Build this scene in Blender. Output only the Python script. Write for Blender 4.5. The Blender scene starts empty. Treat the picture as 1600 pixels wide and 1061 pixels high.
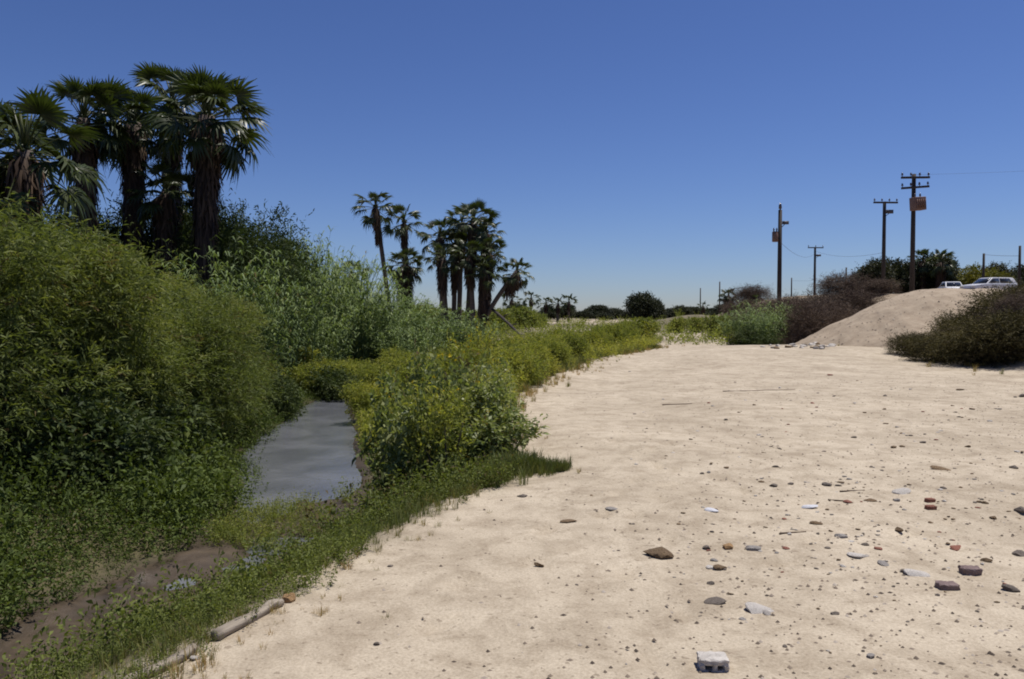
import bpy, math
import numpy as np
from mathutils import Vector, Matrix

scene = bpy.context.scene
col = scene.collection
R = math.radians

# ------------------------------------------------------------------ camera, sky, sun, exposure
F = 1250.0                                   # focal length in photo pixels (1600 wide)
CAM = np.array((0.0, 0.0, 1.62))
PITCH = math.atan((530.5 - 487.0) / F)
cam_data = bpy.data.cameras.new('camera')
cam_data.sensor_width = 36.0
cam_data.lens = 36.0 * F / 1600.0
cam_data.clip_end = 9000.0
cam_data.clip_start = 0.05
cam = bpy.data.objects.new('camera', cam_data)
cam.location = CAM
cam.rotation_euler = (math.pi / 2 - PITCH, 0, 0)
col.objects.link(cam)
scene.camera = cam

SUN_EL, SUN_AZ = R(72), R(62)                # azimuth clockwise from the view direction (+Y)
world = bpy.data.worlds.new('World')
scene.world = world
world.use_nodes = True
wn, wl = world.node_tree.nodes, world.node_tree.links
wn.clear()
sky = wn.new('ShaderNodeTexSky')
sky.sky_type = 'NISHITA'
sky.sun_disc = False
sky.sun_elevation = SUN_EL
sky.sun_rotation = SUN_AZ
sky.altitude = 300
sky.air_density = 1.0
sky.dust_density = 0.4
sky.ozone_density = 3.0
gam = wn.new('ShaderNodeGamma')              # the colour film renders the blue deeper and steeper, over the whole sky alike
gam.inputs['Gamma'].default_value = 1.25
tint = wn.new('ShaderNodeMix'); tint.data_type = 'RGBA'; tint.blend_type = 'MULTIPLY'
tint.inputs['Factor'].default_value = 1.0
tint.inputs[7].default_value = (0.73, 0.77, 1.03, 1)
bg = wn.new('ShaderNodeBackground')
bg.inputs['Strength'].default_value = 0.05
wo = wn.new('ShaderNodeOutputWorld')
wtc = wn.new('ShaderNodeTexCoord'); wadd = wn.new('ShaderNodeVectorMath'); wadd.operation = 'ADD'
wadd.inputs[1].default_value = (0, 0, 0.012)   # bright low haze band of Nishita lifted below the horizon
wl.new(wtc.outputs['Generated'], wadd.inputs[0]); wl.new(wadd.outputs[0], sky.inputs['Vector'])
wl.new(sky.outputs[0], gam.inputs['Color'])
wl.new(gam.outputs[0], tint.inputs[6])
wl.new(tint.outputs[2], bg.inputs['Color'])
wl.new(bg.outputs[0], wo.inputs['Surface'])

sun_data = bpy.data.lights.new('sun', 'SUN')
sun_data.energy = 4.6
sun_data.angle = R(0.53)
sun_data.color = (1.0, 0.95, 0.87)
sun = bpy.data.objects.new('sun', sun_data)
SUN_DIR = Vector((math.sin(SUN_AZ) * math.cos(SUN_EL), math.cos(SUN_AZ) * math.cos(SUN_EL), math.sin(SUN_EL)))
sun.rotation_euler = SUN_DIR.to_track_quat('Z', 'Y').to_euler()
sun.location = (0, 0, 60)
col.objects.link(sun)

scene.view_settings.view_transform = 'Standard'
scene.view_settings.look = 'None'
scene.view_settings.gamma = 1.0
scene.view_settings.exposure = 0.12
scene.view_settings.use_curve_mapping = False
cy = scene.cycles
cy.max_bounces = 6
cy.diffuse_bounces = 3
cy.glossy_bounces = 2
cy.transmission_bounces = 3
cy.transparent_max_bounces = 4
cy.filter_width = 1.9                        # the print is soft
cy.use_denoising = True

# ------------------------------------------------------------------ pixels to places
FWD = np.array((0, math.cos(PITCH), -math.sin(PITCH)))
UP = np.array((0, math.sin(PITCH), math.cos(PITCH)))
def ray(px, py):
    return FWD + np.array((1.0, 0, 0)) * ((px - 800.0) / F) + UP * (-(py - 530.5) / F)
def at(px, py, Y):
    d = ray(px, py)
    return CAM + d * (Y / d[1])
def xat(px, Y):
    return (px - 800.0) / F * Y
def zat(py, Y):
    return at(800, py, Y)[2]

# ------------------------------------------------------------------ noise
def _hash(ix, iy, s):
    h = (ix.astype(np.int64) * 374761393 + iy.astype(np.int64) * 668265263 + s * 1442695041) & 0xffffffff
    h = ((h ^ (h >> 13)) * 1274126177) & 0xffffffff
    h = h ^ (h >> 16)
    return (h & 0xffff) / 65535.0
def vnoise(x, y, s=0):
    x = np.asarray(x, float); y = np.asarray(y, float)
    ix = np.floor(x); iy = np.floor(y)
    fx = x - ix; fy = y - iy
    fx = fx * fx * (3 - 2 * fx); fy = fy * fy * (3 - 2 * fy)
    a = _hash(ix, iy, s); b = _hash(ix + 1, iy, s); c = _hash(ix, iy + 1, s); d = _hash(ix + 1, iy + 1, s)
    return (a + (b - a) * fx) * (1 - fy) + (c + (d - c) * fx) * fy - 0.5
def fbm(x, y, s=0, o=3):
    r = 0; a = 1.0
    for k in range(o):
        r = r + a * vnoise(x * 2 ** k + 17.3 * k, y * 2 ** k - 9.1 * k, s + k); a *= 0.5
    return r
def sstep(a, b, x):
    t = np.clip((np.asarray(x, float) - a) / (b - a), 0, 1)
    return t * t * (3 - 2 * t)

# ------------------------------------------------------------------ terrain
YE = [-6, 0, 3.5, 4.5, 6.1, 7.4, 8.2, 10, 15, 19.7, 27.7, 35, 45, 60, 90, 200, 4000]
XE = [-2.6, -2.2, -1.55, -1.27, -0.78, -0.12, 0.0, -0.22, -0.02, 0.85, 3.0, 6.4, 8, 6, 3, 0, 0]
YC = [-6, 0, 4, 6.1, 6.9, 8.56, 10.4, 13.5, 16.3, 21.3, 30, 45, 70, 200, 4000]
XC = [-7.0, -6.2, -4.5, -3.6, -3.3, -2.78, -2.85, -3.6, -4.2, -5.0, -5.5, -6, -8, -20, -100]
HW = [0.6, 0.6, 0.55, 0.5, 0.5, 0.5, 0.75, 1.0, 0.95, 0.6, 0.6, 0.6, 0.8, 1, 1]
YT = [-6, 10, 18, 23, 34, 38, 45, 60, 100, 160, 400, 4000]
XT = [17, 16.5, 15.5, 14.2, 16.2, 17.0, 16.8, 17.5, 24, 45, 140, 1600]
WATER_Z = -0.93
def sand_edge(y):
    return np.interp(y, YE, XE) + 0.22 * vnoise(np.asarray(y, float) * 1.7, 3.1, 5) + 0.10 * vnoise(np.asarray(y, float) * 5.1, 1.1, 6)
def creek(y):
    return np.interp(y, YC, XC) + 0.2 * vnoise(np.asarray(y, float) * .6, 7.7, 8), np.interp(y, YC, HW)
PRINTS = []
_r = np.random.default_rng(314)
for (ax_, ay_, bx_, by_) in [(.9, 3.0, 3.2, 22.0), (3.4, 3.0, .9, 12.0), (-.6, 4.2, 5.5, 13.0), (6.0, 8.0, 4.2, 24.0), (1.8, 5.0, 7.5, 9.5)]:
    Ln = math.hypot(bx_ - ax_, by_ - ay_); nst = int(Ln / .62); ang = math.atan2(by_ - ay_, bx_ - ax_)
    for k_ in range(nst):
        t_ = k_ / nst; sd = .11 * (1 if k_ % 2 else -1); wv = .25 * math.sin(t_ * 7 + ax_)
        aa = ang + _r.normal(0, .18)
        PRINTS.append((ax_ + (bx_ - ax_) * t_ - math.sin(ang) * (sd + wv) + _r.normal(0, .03), ay_ + (by_ - ay_) * t_ + math.cos(ang) * (sd + wv) + _r.normal(0, .05), math.cos(aa), math.sin(aa)))
def H(x, y):
    x = np.asarray(x, float); y = np.asarray(y, float)
    xe = sand_edge(y); xc, hw = creek(y)
    dr = x - (xc + hw); dl = (xc - hw) - x
    bw = np.maximum(xe - (xc + hw), 0.3)
    zr = -0.92 + 0.92 * (0.45 * np.clip(dr / bw, 0, 1) + 0.55 * sstep(0, 1, dr / bw))
    zl = -0.92 + 0.65 * sstep(0, 3.2, dl) + 0.5 * sstep(3, 14, dl)
    dep = 0.05 + 0.2 * sstep(9.2, 11.5, y + 1.6 * fbm(x * 1.1, y * .9, 23))
    zb = -0.92 - dep * (1 - np.clip(np.abs(x - xc) / hw, 0, 1) ** 2)
    near = 1 - sstep(9, 11.5, y + 1.6 * fbm(x * 1.1, y * .9, 23))
    zb = zb + near * (0.09 * fbm(x * 1.6, y * 1.6, 21) + 0.03 * vnoise(x * 7, y * 7, 22) + 0.055)
    z = np.where(dr > 0, zr, np.where(dl > 0, zl, zb))
    fl = sstep(34, 60, y)
    z = z * (1 - fl) - 0.35 * fl
    # the sand flat swells gently, then dips behind its crest
    sandm = sstep(-0.5, 1.5, x - xe)
    z = z + sandm * (0.10 * np.sin(y * 0.21) * sstep(6, 20, y) * (1 - fl) + 0.10 * fbm(x * .22, y * .22, 31) * sstep(3, 8, y))
    z = z - sandm * 0.25 * sstep(37, 44, y) * (1 - fl)
    # right hand bank
    xt = np.interp(y, YT, XT) + 0.8 * vnoise(y * .25, 2.2, 41)
    t = sstep(0, 6.0, x - xt)
    top = 2.62 + 0.35 * sstep(46, 66, y) + 0.2 * vnoise(x * .2, y * .2, 42)
    z = z * (1 - t) + top * t
    # low bank of sand far up the bed
    z = z + 1.5 * np.exp(-((x - 26) / 7) ** 2 - ((y - 112) / 5) ** 2)
    # relief
    z = z + 0.03 * fbm(x * .9, y * .9, 51) * sstep(2, 4, y)
    sandy = sandm * (1 - t) * (1 - sstep(30, 60, y))
    n1 = vnoise(x * 3.1, y * 3.1, 61)
    z = z + sandy * ((.35 + sstep(-.2, .35, fbm(x * .45, y * .45, 64))) * (0.010 * vnoise(x * 5.3, y * 5.3, 62) - 0.07 * np.clip(n1 - 0.24, 0, 1)) + 0.006 * vnoise(x * 15, y * 15, 63))
    # old footprints
    if z.size:
        y0, y1 = float(y.min()), float(y.max())
        for (fx, fy, fc, fs) in PRINTS:
            if fy < y0 - 1 or fy > y1 + 1: continue
            dx, dy = x - fx, y - fy
            near_ = (np.abs(dx) < .4) & (np.abs(dy) < .4)
            if not near_.any(): continue
            u = (dx * fc + dy * fs) / .15; v = (-dx * fs + dy * fc) / .065
            r2 = u * u + v * v
            z = z + np.where(near_, -0.026 * np.exp(-r2 * r2) + 0.010 * np.exp(-(np.sqrt(r2) - 1.45) ** 2 * 6), 0)
    return z
def ground_pixel(px, py, step=0.02):
    d = ray(px, py)
    t = np.concatenate([np.arange(2, 60, step), np.arange(60, 400, .5)])
    p = CAM[None] + d[None] * t[:, None]
    under = p[:, 2] < H(p[:, 0], p[:, 1])
    i = int(np.argmax(under)) if under.any() else len(t) - 1
    return p[i]

# ------------------------------------------------------------------ helpers
def link(o):
    col.objects.link(o); return o
def tag(o, label, cat, group=None):
    o['label'] = label; o['category'] = cat
    if group: o['group'] = group
    return o
def thing(name, label, cat, loc=(0, 0, 0), rz=0.0, scale=None, group=None):
    o = bpy.data.objects.new(name, None)
    o.empty_display_size = 0.2
    o.location = loc; o.rotation_euler = (0, 0, rz)
    if scale is not None: o.scale = scale if hasattr(scale, '__len__') else (scale,) * 3
    link(o)
    return tag(o, label, cat, group)
def part(name, mesh, parent=None, loc=None, rot=None, scale=None):
    o = bpy.data.objects.new(name, mesh); link(o)
    if parent is not None: o.parent = parent
    if loc is not None: o.location = loc
    if rot is not None: o.rotation_euler = rot
    if scale is not None: o.scale = scale if hasattr(scale, '__len__') else (scale,) * 3
    return o
def np_mesh(name, V, polys, mat, tint=None, smooth=False):
    """V (n,3); polys: list of int arrays (m,k)"""
    me = bpy.data.meshes.new(name)
    V = np.asarray(V, np.float32)
    polys = [np.asarray(p, np.int32) for p in polys if len(p)]
    loops = np.concatenate([p.ravel() for p in polys])
    tot = np.concatenate([np.full(len(p), p.shape[1], np.int32) for p in polys])
    st = np.concatenate([[0], np.cumsum(tot)[:-1]]).astype(np.int32)
    me.vertices.add(len(V)); me.vertices.foreach_set('co', V.ravel())
    me.loops.add(len(loops)); me.loops.foreach_set('vertex_index', loops)
    me.polygons.add(len(tot)); me.polygons.foreach_set('loop_start', st); me.polygons.foreach_set('loop_total', tot)
    if smooth: me.polygons.foreach_set('use_smooth', np.ones(len(tot), bool))
    if tint is not None:
        a = me.attributes.new('tint', 'FLOAT', 'POINT')
        a.data.foreach_set('value', np.asarray(tint, np.float32))
    me.update(calc_edges=True); me.validate()
    if mat: me.materials.append(mat)
    return me
class MB:
    def __init__(s): s.V = []; s.P = {}; s.n = 0; s.T = []
    def add(s, V, polys, tint=0.5):
        V = np.asarray(V, float)
        for p in polys:
            p = np.asarray(p)
            if len(p): s.P.setdefault(p.shape[1], []).append(p + s.n)
        s.V.append(V); s.n += len(V)
        s.T.append(np.broadcast_to(np.asarray(tint, float), (len(V),)).copy())
    def tube(s, pts, rad, sides=6, cap=True, tint=0.5):
        pts = np.asarray(pts, float); k = len(pts)
        rad = np.broadcast_to(np.asarray(rad, float), (k,))
        tan = np.gradient(pts, axis=0); tan /= np.linalg.norm(tan, axis=1)[:, None] + 1e-9
        ref = np.array((1.0, 0, 0)) if abs(tan[0][0]) < .8 else np.array((0, 1.0, 0))
        V = []
        for i in range(k):
            u = np.cross(tan[i], ref); u /= np.linalg.norm(u) + 1e-9; v = np.cross(tan[i], u)
            a = np.arange(sides) * 2 * math.pi / sides
            V.append(pts[i] + rad[i] * (np.cos(a)[:, None] * u + np.sin(a)[:, None] * v))
        V = np.concatenate(V)
        q = []
        for i in range(k - 1):
            for j in range(sides):
                q.append((i * sides + j, i * sides + (j + 1) % sides, (i + 1) * sides + (j + 1) % sides, (i + 1) * sides + j))
        s.add(V, [np.array(q)], tint)
        if cap:
            b = s.n - len(V)
            s.P.setdefault(sides, []).append(np.array([list(range(b + (k - 1) * sides, b + k * sides)), list(range(b, b + sides))[::-1]]))
    def box(s, c, size, rz=0.0, taper=1.0, tint=0.5):
        x, y, z = np.array(size) / 2.0
        V = np.array([(-x, -y, -z), (x, -y, -z), (x, y, -z), (-x, y, -z), (-x * taper, -y * taper, z), (x * taper, -y * taper, z), (x * taper, y * taper, z), (-x * taper, y * taper, z)])
        cr, sr = math.cos(rz), math.sin(rz)
        V = V @ np.array([(cr, sr, 0), (-sr, cr, 0), (0, 0, 1)]) + np.array(c)
        s.add(V, [np.array([(0, 3, 2, 1), (4, 5, 6, 7), (0, 1, 5, 4), (1, 2, 6, 5), (2, 3, 7, 6), (3, 0, 4, 7)])], tint)
    def mesh(s, name, mat, smooth=False):
        return np_mesh(name, np.concatenate(s.V), [np.concatenate(v) for v in s.P.values()], mat, np.concatenate(s.T), smooth)
def unit(v):
    return v / (np.linalg.norm(v, axis=-1, keepdims=True) + 1e-9)
def bevelled(me, w, seg=2):
    import bmesh
    bm = bmesh.new(); bm.from_mesh(me)
    bmesh.ops.bevel(bm, geom=bm.edges[:], offset=w, segments=seg, affect='EDGES', profile=0.6)
    bm.to_mesh(me); bm.free(); return me

# ------------------------------------------------------------------ materials
def new_mat(name):
    m = bpy.data.materials.new(name); m.use_nodes = True
    n, l = m.node_tree.nodes, m.node_tree.links
    n.clear()
    return m, n, l, n.new('ShaderNodeOutputMaterial')
def ramp(n, stops):
    r = n.new('ShaderNodeValToRGB'); e = r.color_ramp.elements
    while len(e) < len(stops): e.new(0.5)
    for k, (p, c) in enumerate(stops):
        e[k].position = p; e[k].color = (*c, 1)
    return r
def leaf_mat(name, stops, trans=0.3, rough=0.55, spec=0.25, tcol=(1.25, 1.3, 0.55)):
    m, n, l, out = new_mat(name)
    at_ = n.new('ShaderNodeAttribute'); at_.attribute_name = 'tint'
    oi = n.new('ShaderNodeObjectInfo')
    ma = n.new('ShaderNodeMath'); ma.operation = 'MULTIPLY_ADD'; ma.inputs[1].default_value = 0.24; ma.inputs[2].default_value = -0.12
    l.new(oi.outputs['Random'], ma.inputs[0])
    ad = n.new('ShaderNodeMath'); ad.operation = 'ADD'; l.new(at_.outputs['Fac'], ad.inputs[0]); l.new(ma.outputs[0], ad.inputs[1])
    r = ramp(n, stops); l.new(ad.outputs[0], r.inputs[0])
    p = n.new('ShaderNodeBsdfPrincipled'); l.new(r.outputs[0], p.inputs['Base Color'])
    p.inputs['Roughness'].default_value = rough; p.inputs['Specular IOR Level'].default_value = spec
    t = n.new('ShaderNodeBsdfTranslucent')
    mx = n.new('ShaderNodeMix'); mx.data_type = 'RGBA'; mx.blend_type = 'MULTIPLY'; mx.inputs['Factor'].default_value = 1.0
    l.new(r.outputs[0], mx.inputs[6]); mx.inputs[7].default_value = (*tcol, 1)
    l.new(mx.outputs[2], t.inputs['Color'])
    ms = n.new('ShaderNodeMixShader'); ms.inputs[0].default_value = trans
    l.new(p.outputs[0], ms.inputs[1]); l.new(t.outputs[0], ms.inputs[2]); l.new(ms.outputs[0], out.inputs['Surface'])
    return m
def solid_mat(name, c0, c1, scale=6.0, rough=0.85, bump=0.0, metallic=0.0, spec=0.3, stretch=(1, 1, 1), obj_var=0.0, detail=6):
    m, n, l, out = new_mat(name)
    tc = n.new('ShaderNodeTexCoord'); mp = n.new('ShaderNodeMapping'); mp.inputs['Scale'].default_value = stretch
    l.new(tc.outputs['Object'], mp.inputs[0])
    nz = n.new('ShaderNodeTexNoise'); nz.inputs['Scale'].default_value = scale; nz.inputs['Detail'].default_value = detail; nz.inputs['Roughness'].default_value = 0.65
    l.new(mp.outputs[0], nz.inputs['Vector'])
    r = ramp(n, [(0.3, c0), (0.7, c1)]); l.new(nz.outputs['Fac'], r.inputs[0])
    p = n.new('ShaderNodeBsdfPrincipled'); p.inputs['Roughness'].default_value = rough; p.inputs['Metallic'].default_value = metallic; p.inputs['Specular IOR Level'].default_value = spec
    if obj_var:
        oi = n.new('ShaderNodeObjectInfo'); hv = n.new('ShaderNodeHueSaturation')
        mr = n.new('ShaderNodeMapRange'); mr.inputs['To Min'].default_value = 1 - obj_var; mr.inputs['To Max'].default_value = 1 + obj_var
        l.new(oi.outputs['Random'], mr.inputs[0]); l.new(mr.outputs[0], hv.inputs['Value']); l.new(r.outputs[0], hv.inputs['Color']); l.new(hv.outputs[0], p.inputs['Base Color'])
    else:
        l.new(r.outputs[0], p.inputs['Base Color'])
    if bump:
        b = n.new('ShaderNodeBump'); b.inputs['Strength'].default_value = bump; b.inputs['Distance'].default_value = 0.05
        l.new(nz.outputs['Fac'], b.inputs['Height']); l.new(b.outputs[0], p.inputs['Normal'])
    l.new(p.outputs[0], out.inputs['Surface'])
    return m

def ground_mat():
    m, n, l, out = new_mat('river_sand_and_soil')
    g = n.new('ShaderNodeNewGeometry')
    def noise(scale, detail=4, rough=.6, dist=0.0):
        z = n.new('ShaderNodeTexNoise'); z.inputs['Scale'].default_value = scale; z.inputs['Detail'].default_value = detail
        z.inputs['Roughness'].default_value = rough; z.inputs['Distortion'].default_value = dist
        l.new(g.outputs['Position'], z.inputs['Vector']); return z
    def mix(a, b, f, blend='MIX'):
        x = n.new('ShaderNodeMix'); x.data_type = 'RGBA'; x.blend_type = blend
        for sock, v in ((6, a), (7, b)):
            if isinstance(v, tuple): x.inputs[sock].default_value = (*v, 1)
            else: l.new(v, x.inputs[sock])
        if isinstance(f, float): x.inputs['Factor'].default_value = f
        else: l.new(f, x.inputs['Factor'])
        return x.outputs[2]
    big = ramp(n, [(0.32, (0.41, 0.345, 0.258)), (0.66, (0.545, 0.47, 0.362))]); l.new(noise(0.55, 5).outputs['Fac'], big.inputs[0])
    med = ramp(n, [(0.36, (0.74, 0.715, 0.69)), (0.57, (1.0, 1.0, 1.0))]); l.new(noise(3.2, 6, .7, .4).outputs['Fac'], med.inputs[0])
    fine = ramp(n, [(0.30, (0.72, 0.70, 0.68)), (0.62, (1.03, 1.03, 1.03))]); l.new(noise(60, 3, .8).outputs['Fac'], fine.inputs[0])
    grit = ramp(n, [(0.30, (0.35, 0.31, 0.28)), (0.36, (1, 1, 1))]); l.new(noise(23, 2, .5).outputs['Fac'], grit.inputs[0])
    sand = mix(mix(mix(big.outputs[0], med.outputs[0], 1.0, 'MULTIPLY'), fine.outputs[0], 1.0, 'MULTIPLY'), grit.outputs[0], 0.55, 'MULTIPLY')
    mud_r = ramp(n, [(0.35, (0.035, 0.026, 0.018)), (0.68, (0.10, 0.075, 0.052))]); l.new(noise(2.4, 6, .7, .6).outputs['Fac'], mud_r.inputs[0])
    soil_r = ramp(n, [(0.35, (0.05, 0.045, 0.022)), (0.7, (0.13, 0.11, 0.06))]); l.new(noise(1.8, 6, .7).outputs['Fac'], soil_r.inputs[0])
    dry_r = ramp(n, [(0.35, (0.20, 0.15, 0.10)), (0.7, (0.36, 0.29, 0.21))]); l.new(noise(0.9, 6, .7).outputs['Fac'], dry_r.inputs[0])
    at_ = n.new('ShaderNodeAttribute'); at_.attribute_name = 'zone'
    sp = n.new('ShaderNodeSeparateColor'); l.new(at_.outputs['Color'], sp.inputs[0])
    c = mix(sand, dry_r.outputs[0], sp.outputs['Blue'])
    c = mix(c, soil_r.outputs[0], sp.outputs['Green'])
    c = mix(c, mud_r.outputs[0], sp.outputs['Red'])
    p = n.new('ShaderNodeBsdfPrincipled'); l.new(c, p.inputs['Base Color'])
    ro = n.new('ShaderNodeMapRange'); ro.inputs['To Min'].default_value = 0.95; ro.inputs['To Max'].default_value = 0.42
    l.new(sp.outputs['Red'], ro.inputs[0]); l.new(ro.outputs[0], p.inputs['Roughness']); p.inputs['Specular IOR Level'].default_value = 0.25
    b1 = n.new('ShaderNodeBump'); b1.inputs['Strength'].default_value = 0.5; b1.inputs['Distance'].default_value = 0.03; l.new(noise(9, 6, .7, .3).outputs['Fac'], b1.inputs['Height'])
    b2 = n.new('ShaderNodeBump'); b2.inputs['Strength'].default_value = 0.5; b2.inputs['Distance'].default_value = 0.006; l.new(noise(70, 3, .7).outputs['Fac'], b2.inputs['Height'])
    l.new(b1.outputs[0], b2.inputs['Normal']); l.new(b2.outputs[0], p.inputs['Normal'])
    l.new(p.outputs[0], out.inputs['Surface'])
    return m
def water_mat():
    m, n, l, out = new_mat('silty_creek_water')
    g = n.new('ShaderNodeNewGeometry')
    mp = n.new('ShaderNodeMapping'); mp.inputs['Scale'].default_value = (1.0, 1.0, 1.0); l.new(g.outputs['Position'], mp.inputs[0])
    n1 = n.new('ShaderNodeTexNoise'); n1.inputs['Scale'].default_value = 1.1; n1.inputs['Detail'].default_value = 6; n1.inputs['Distortion'].default_value = .5; l.new(mp.outputs[0], n1.inputs['Vector'])
    r = ramp(n, [(0.36, (0.095, 0.10, 0.115)), (0.66, (0.15, 0.155, 0.175))]); l.new(n1.outputs['Fac'], r.inputs[0])
    n2 = n.new('ShaderNodeTexNoise'); n2.inputs['Scale'].default_value = 12; n2.inputs['Roughness'].default_value = .65; n2.inputs['Detail'].default_value = 4; l.new(mp.outputs[0], n2.inputs['Vector'])
    b = n.new('ShaderNodeBump'); b.inputs['Strength'].default_value = 0.22; b.inputs['Distance'].default_value = 0.03; l.new(n2.outputs['Fac'], b.inputs['Height'])
    p = n.new('ShaderNodeBsdfPrincipled'); l.new(r.outputs[0], p.inputs['Base Color'])
    p.inputs['Roughness'].default_value = 0.03; p.inputs['IOR'].default_value = 1.34; p.inputs['Specular IOR Level'].default_value = 0.6
    l.new(b.outputs[0], p.inputs['Normal']); l.new(p.outputs[0], out.inputs['Surface'])
    return m
M_GROUND = ground_mat()
M_WATER = water_mat()
M_WILLOW = leaf_mat('willow_leaf', [(0.0, (0.12, 0.092, 0.04)), (0.02, (0.11, 0.09, 0.035)), (0.08, (0.068, 0.085, 0.029)), (0.5, (0.135, 0.165, 0.048)), (1.0, (0.260, 0.262, 0.086))], 0.36, .6, .15)
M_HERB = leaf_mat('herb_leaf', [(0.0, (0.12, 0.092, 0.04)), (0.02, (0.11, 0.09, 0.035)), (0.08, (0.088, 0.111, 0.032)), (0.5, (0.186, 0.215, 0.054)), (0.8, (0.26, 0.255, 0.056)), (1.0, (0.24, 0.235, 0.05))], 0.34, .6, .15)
M_SHADEHERB = leaf_mat('herb_leaf_painted_shade', [(0.0, (0.08, 0.06, 0.025)), (0.02, (0.07, 0.06, 0.024)), (0.08, (0.048, 0.068, 0.018)), (0.5, (0.105, 0.142, 0.036)), (0.8, (0.16, 0.185, 0.045)), (1.0, (0.19, 0.20, 0.045))], 0.28, .6, .15)  # herb leaf colour darkened to carry the shade on this bank
M_MEADOW = leaf_mat('meadow_leaf', [(0.0, (0.15, 0.14, 0.05)), (0.08, (0.13, 0.155, 0.042)), (0.5, (0.245, 0.265, 0.07)), (0.8, (0.33, 0.32, 0.075)), (1.0, (0.36, 0.33, 0.07))], 0.45, .6, .12)
M_WEED = leaf_mat('broad_weed_leaf', [(0.0, (0.162, 0.120, 0.054)), (0.02, (0.149, 0.117, 0.047)), (0.08, (0.086, 0.116, 0.049)), (0.5, (0.188, 0.227, 0.080)), (1.0, (0.392, 0.395, 0.176))], 0.36, 0.5, 0.3)
M_GRASS = leaf_mat('grass_blade', [(0.0, (0.057, 0.082, 0.028)), (0.5, (0.123, 0.145, 0.044)), (0.85, (0.247, 0.208, 0.076)), (1.0, (0.435, 0.290, 0.139))], 0.25)
M_CANE = leaf_mat('cane_leaf', [(0.0, (0.130, 0.104, 0.037)), (0.02, (0.119, 0.101, 0.033)), (0.08, (0.071, 0.105, 0.039)), (0.5, (0.155, 0.210, 0.083)), (1.0, (0.308, 0.361, 0.164))], 0.3, 0.6, 0.2)
M_DARKLEAF = leaf_mat('dark_tree_leaf', [(0.0, (0.015, 0.020, 0.011)), (0.5, (0.033, 0.040, 0.018)), (1.0, (0.072, 0.070, 0.031))], 0.18)
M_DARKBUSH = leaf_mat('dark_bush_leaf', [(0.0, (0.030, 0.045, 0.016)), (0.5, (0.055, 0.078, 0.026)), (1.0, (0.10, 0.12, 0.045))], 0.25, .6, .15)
M_OLIVE = leaf_mat('olive_scrub_leaf', [(0.0, (0.034, 0.026, 0.017)), (0.5, (0.070, 0.063, 0.030)), (1.0, (0.15, 0.125, 0.06))], 0.15, .7, .06)
M_YELLOW = leaf_mat('yellow_green_leaf', [(0.0, (0.078, 0.081, 0.012)), (0.5, (0.156, 0.150, 0.019)), (1.0, (0.260, 0.227, 0.031))], 0.25)
M_DRY = leaf_mat('dry_brown_twig', [(0.0, (0.058, 0.040, 0.032)), (0.5, (0.116, 0.082, 0.061)), (1.0, (0.210, 0.163, 0.121))], 0.08, 0.8, 0.1, (1, 1, 1))
M_FLOWER = leaf_mat('yellow_flower', [(0.0, (0.50, 0.36, 0.01)), (1.0, (0.65, 0.50, 0.02))], 0.2)
M_FROND = leaf_mat('palm_frond', [(0.0, (0.022, 0.034, 0.010)), (0.5, (0.045, 0.062, 0.016)), (1.0, (0.105, 0.110, 0.032))], 0.25, 0.42, 0.4)
M_DEADFROND = leaf_mat('dead_palm_frond', [(0.0, (0.028, 0.018, 0.014)), (0.5, (0.062, 0.040, 0.028)), (1.0, (0.15, 0.098, 0.06))], 0.08, 0.7, 0.2, (1, .9, .8))
M_PALMTRUNK = solid_mat('palm_trunk_bark', (0.055, 0.042, 0.036), (0.15, 0.118, 0.098), 5, 0.9, 0.6, stretch=(1, 1, 7))
M_BARK = solid_mat('shrub_bark', (0.045, 0.034, 0.024), (0.12, 0.095, 0.07), 8, 0.9, 0.4, stretch=(1, 1, .3))
M_POLE = solid_mat('creosoted_pole', (0.030, 0.024, 0.022), (0.070, 0.056, 0.048), 4, 0.8, 0.3, stretch=(2, 2, .2))
M_STEEL = solid_mat('rusty_box_paint', (0.15, 0.085, 0.065), (0.24, 0.15, 0.12), 3, 0.6, 0.05)
M_DARKSTEEL = solid_mat('dark_steel', (0.05, 0.045, 0.05), (0.09, 0.08, 0.085), 3, 0.5)
M_CERAMIC = solid_mat('glazed_insulator', (0.06, 0.05, 0.06), (0.11, 0.09, 0.10), 3, 0.25, spec=.6)
M_WIRE = solid_mat('weathered_wire', (0.05, 0.05, 0.055), (0.08, 0.08, 0.085), 3, 0.6)
M_WOOD = solid_mat('bleached_wood', (0.15, 0.12, 0.09), (0.38, 0.33, 0.265), 14, 0.85, 0.5, stretch=(.15, 1, 1))
M_CONC = solid_mat('concrete_chunk', (0.34, 0.31, 0.28), (0.62, 0.58, 0.53), 22, 0.9, 0.5, obj_var=.12)
M_BROWNROCK = solid_mat('brown_rock', (0.085, 0.055, 0.030), (0.25, 0.17, 0.095), 16, 0.85, 0.6, obj_var=.2)
M_OCHRE = solid_mat('ochre_rock', (0.22, 0.125, 0.055), (0.40, 0.26, 0.13), 14, 0.85, 0.5, obj_var=.15)
M_DARKROCK = solid_mat('dark_rock', (0.085, 0.068, 0.055), (0.21, 0.175, 0.145), 14, 0.8, 0.5, obj_var=.3)
M_GREYROCK = solid_mat('grey_rock', (0.17, 0.155, 0.145), (0.36, 0.33, 0.30), 14, 0.85, 0.5, obj_var=.2)
M_BRICK = solid_mat('red_brick', (0.16, 0.062, 0.042), (0.27, 0.12, 0.085), 20, 0.9, 0.4, obj_var=.15)
M_PURPLE = solid_mat('purplish_brick', (0.11, 0.075, 0.072), (0.21, 0.155, 0.145), 16, 0.85, 0.4, obj_var=.15)
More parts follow.
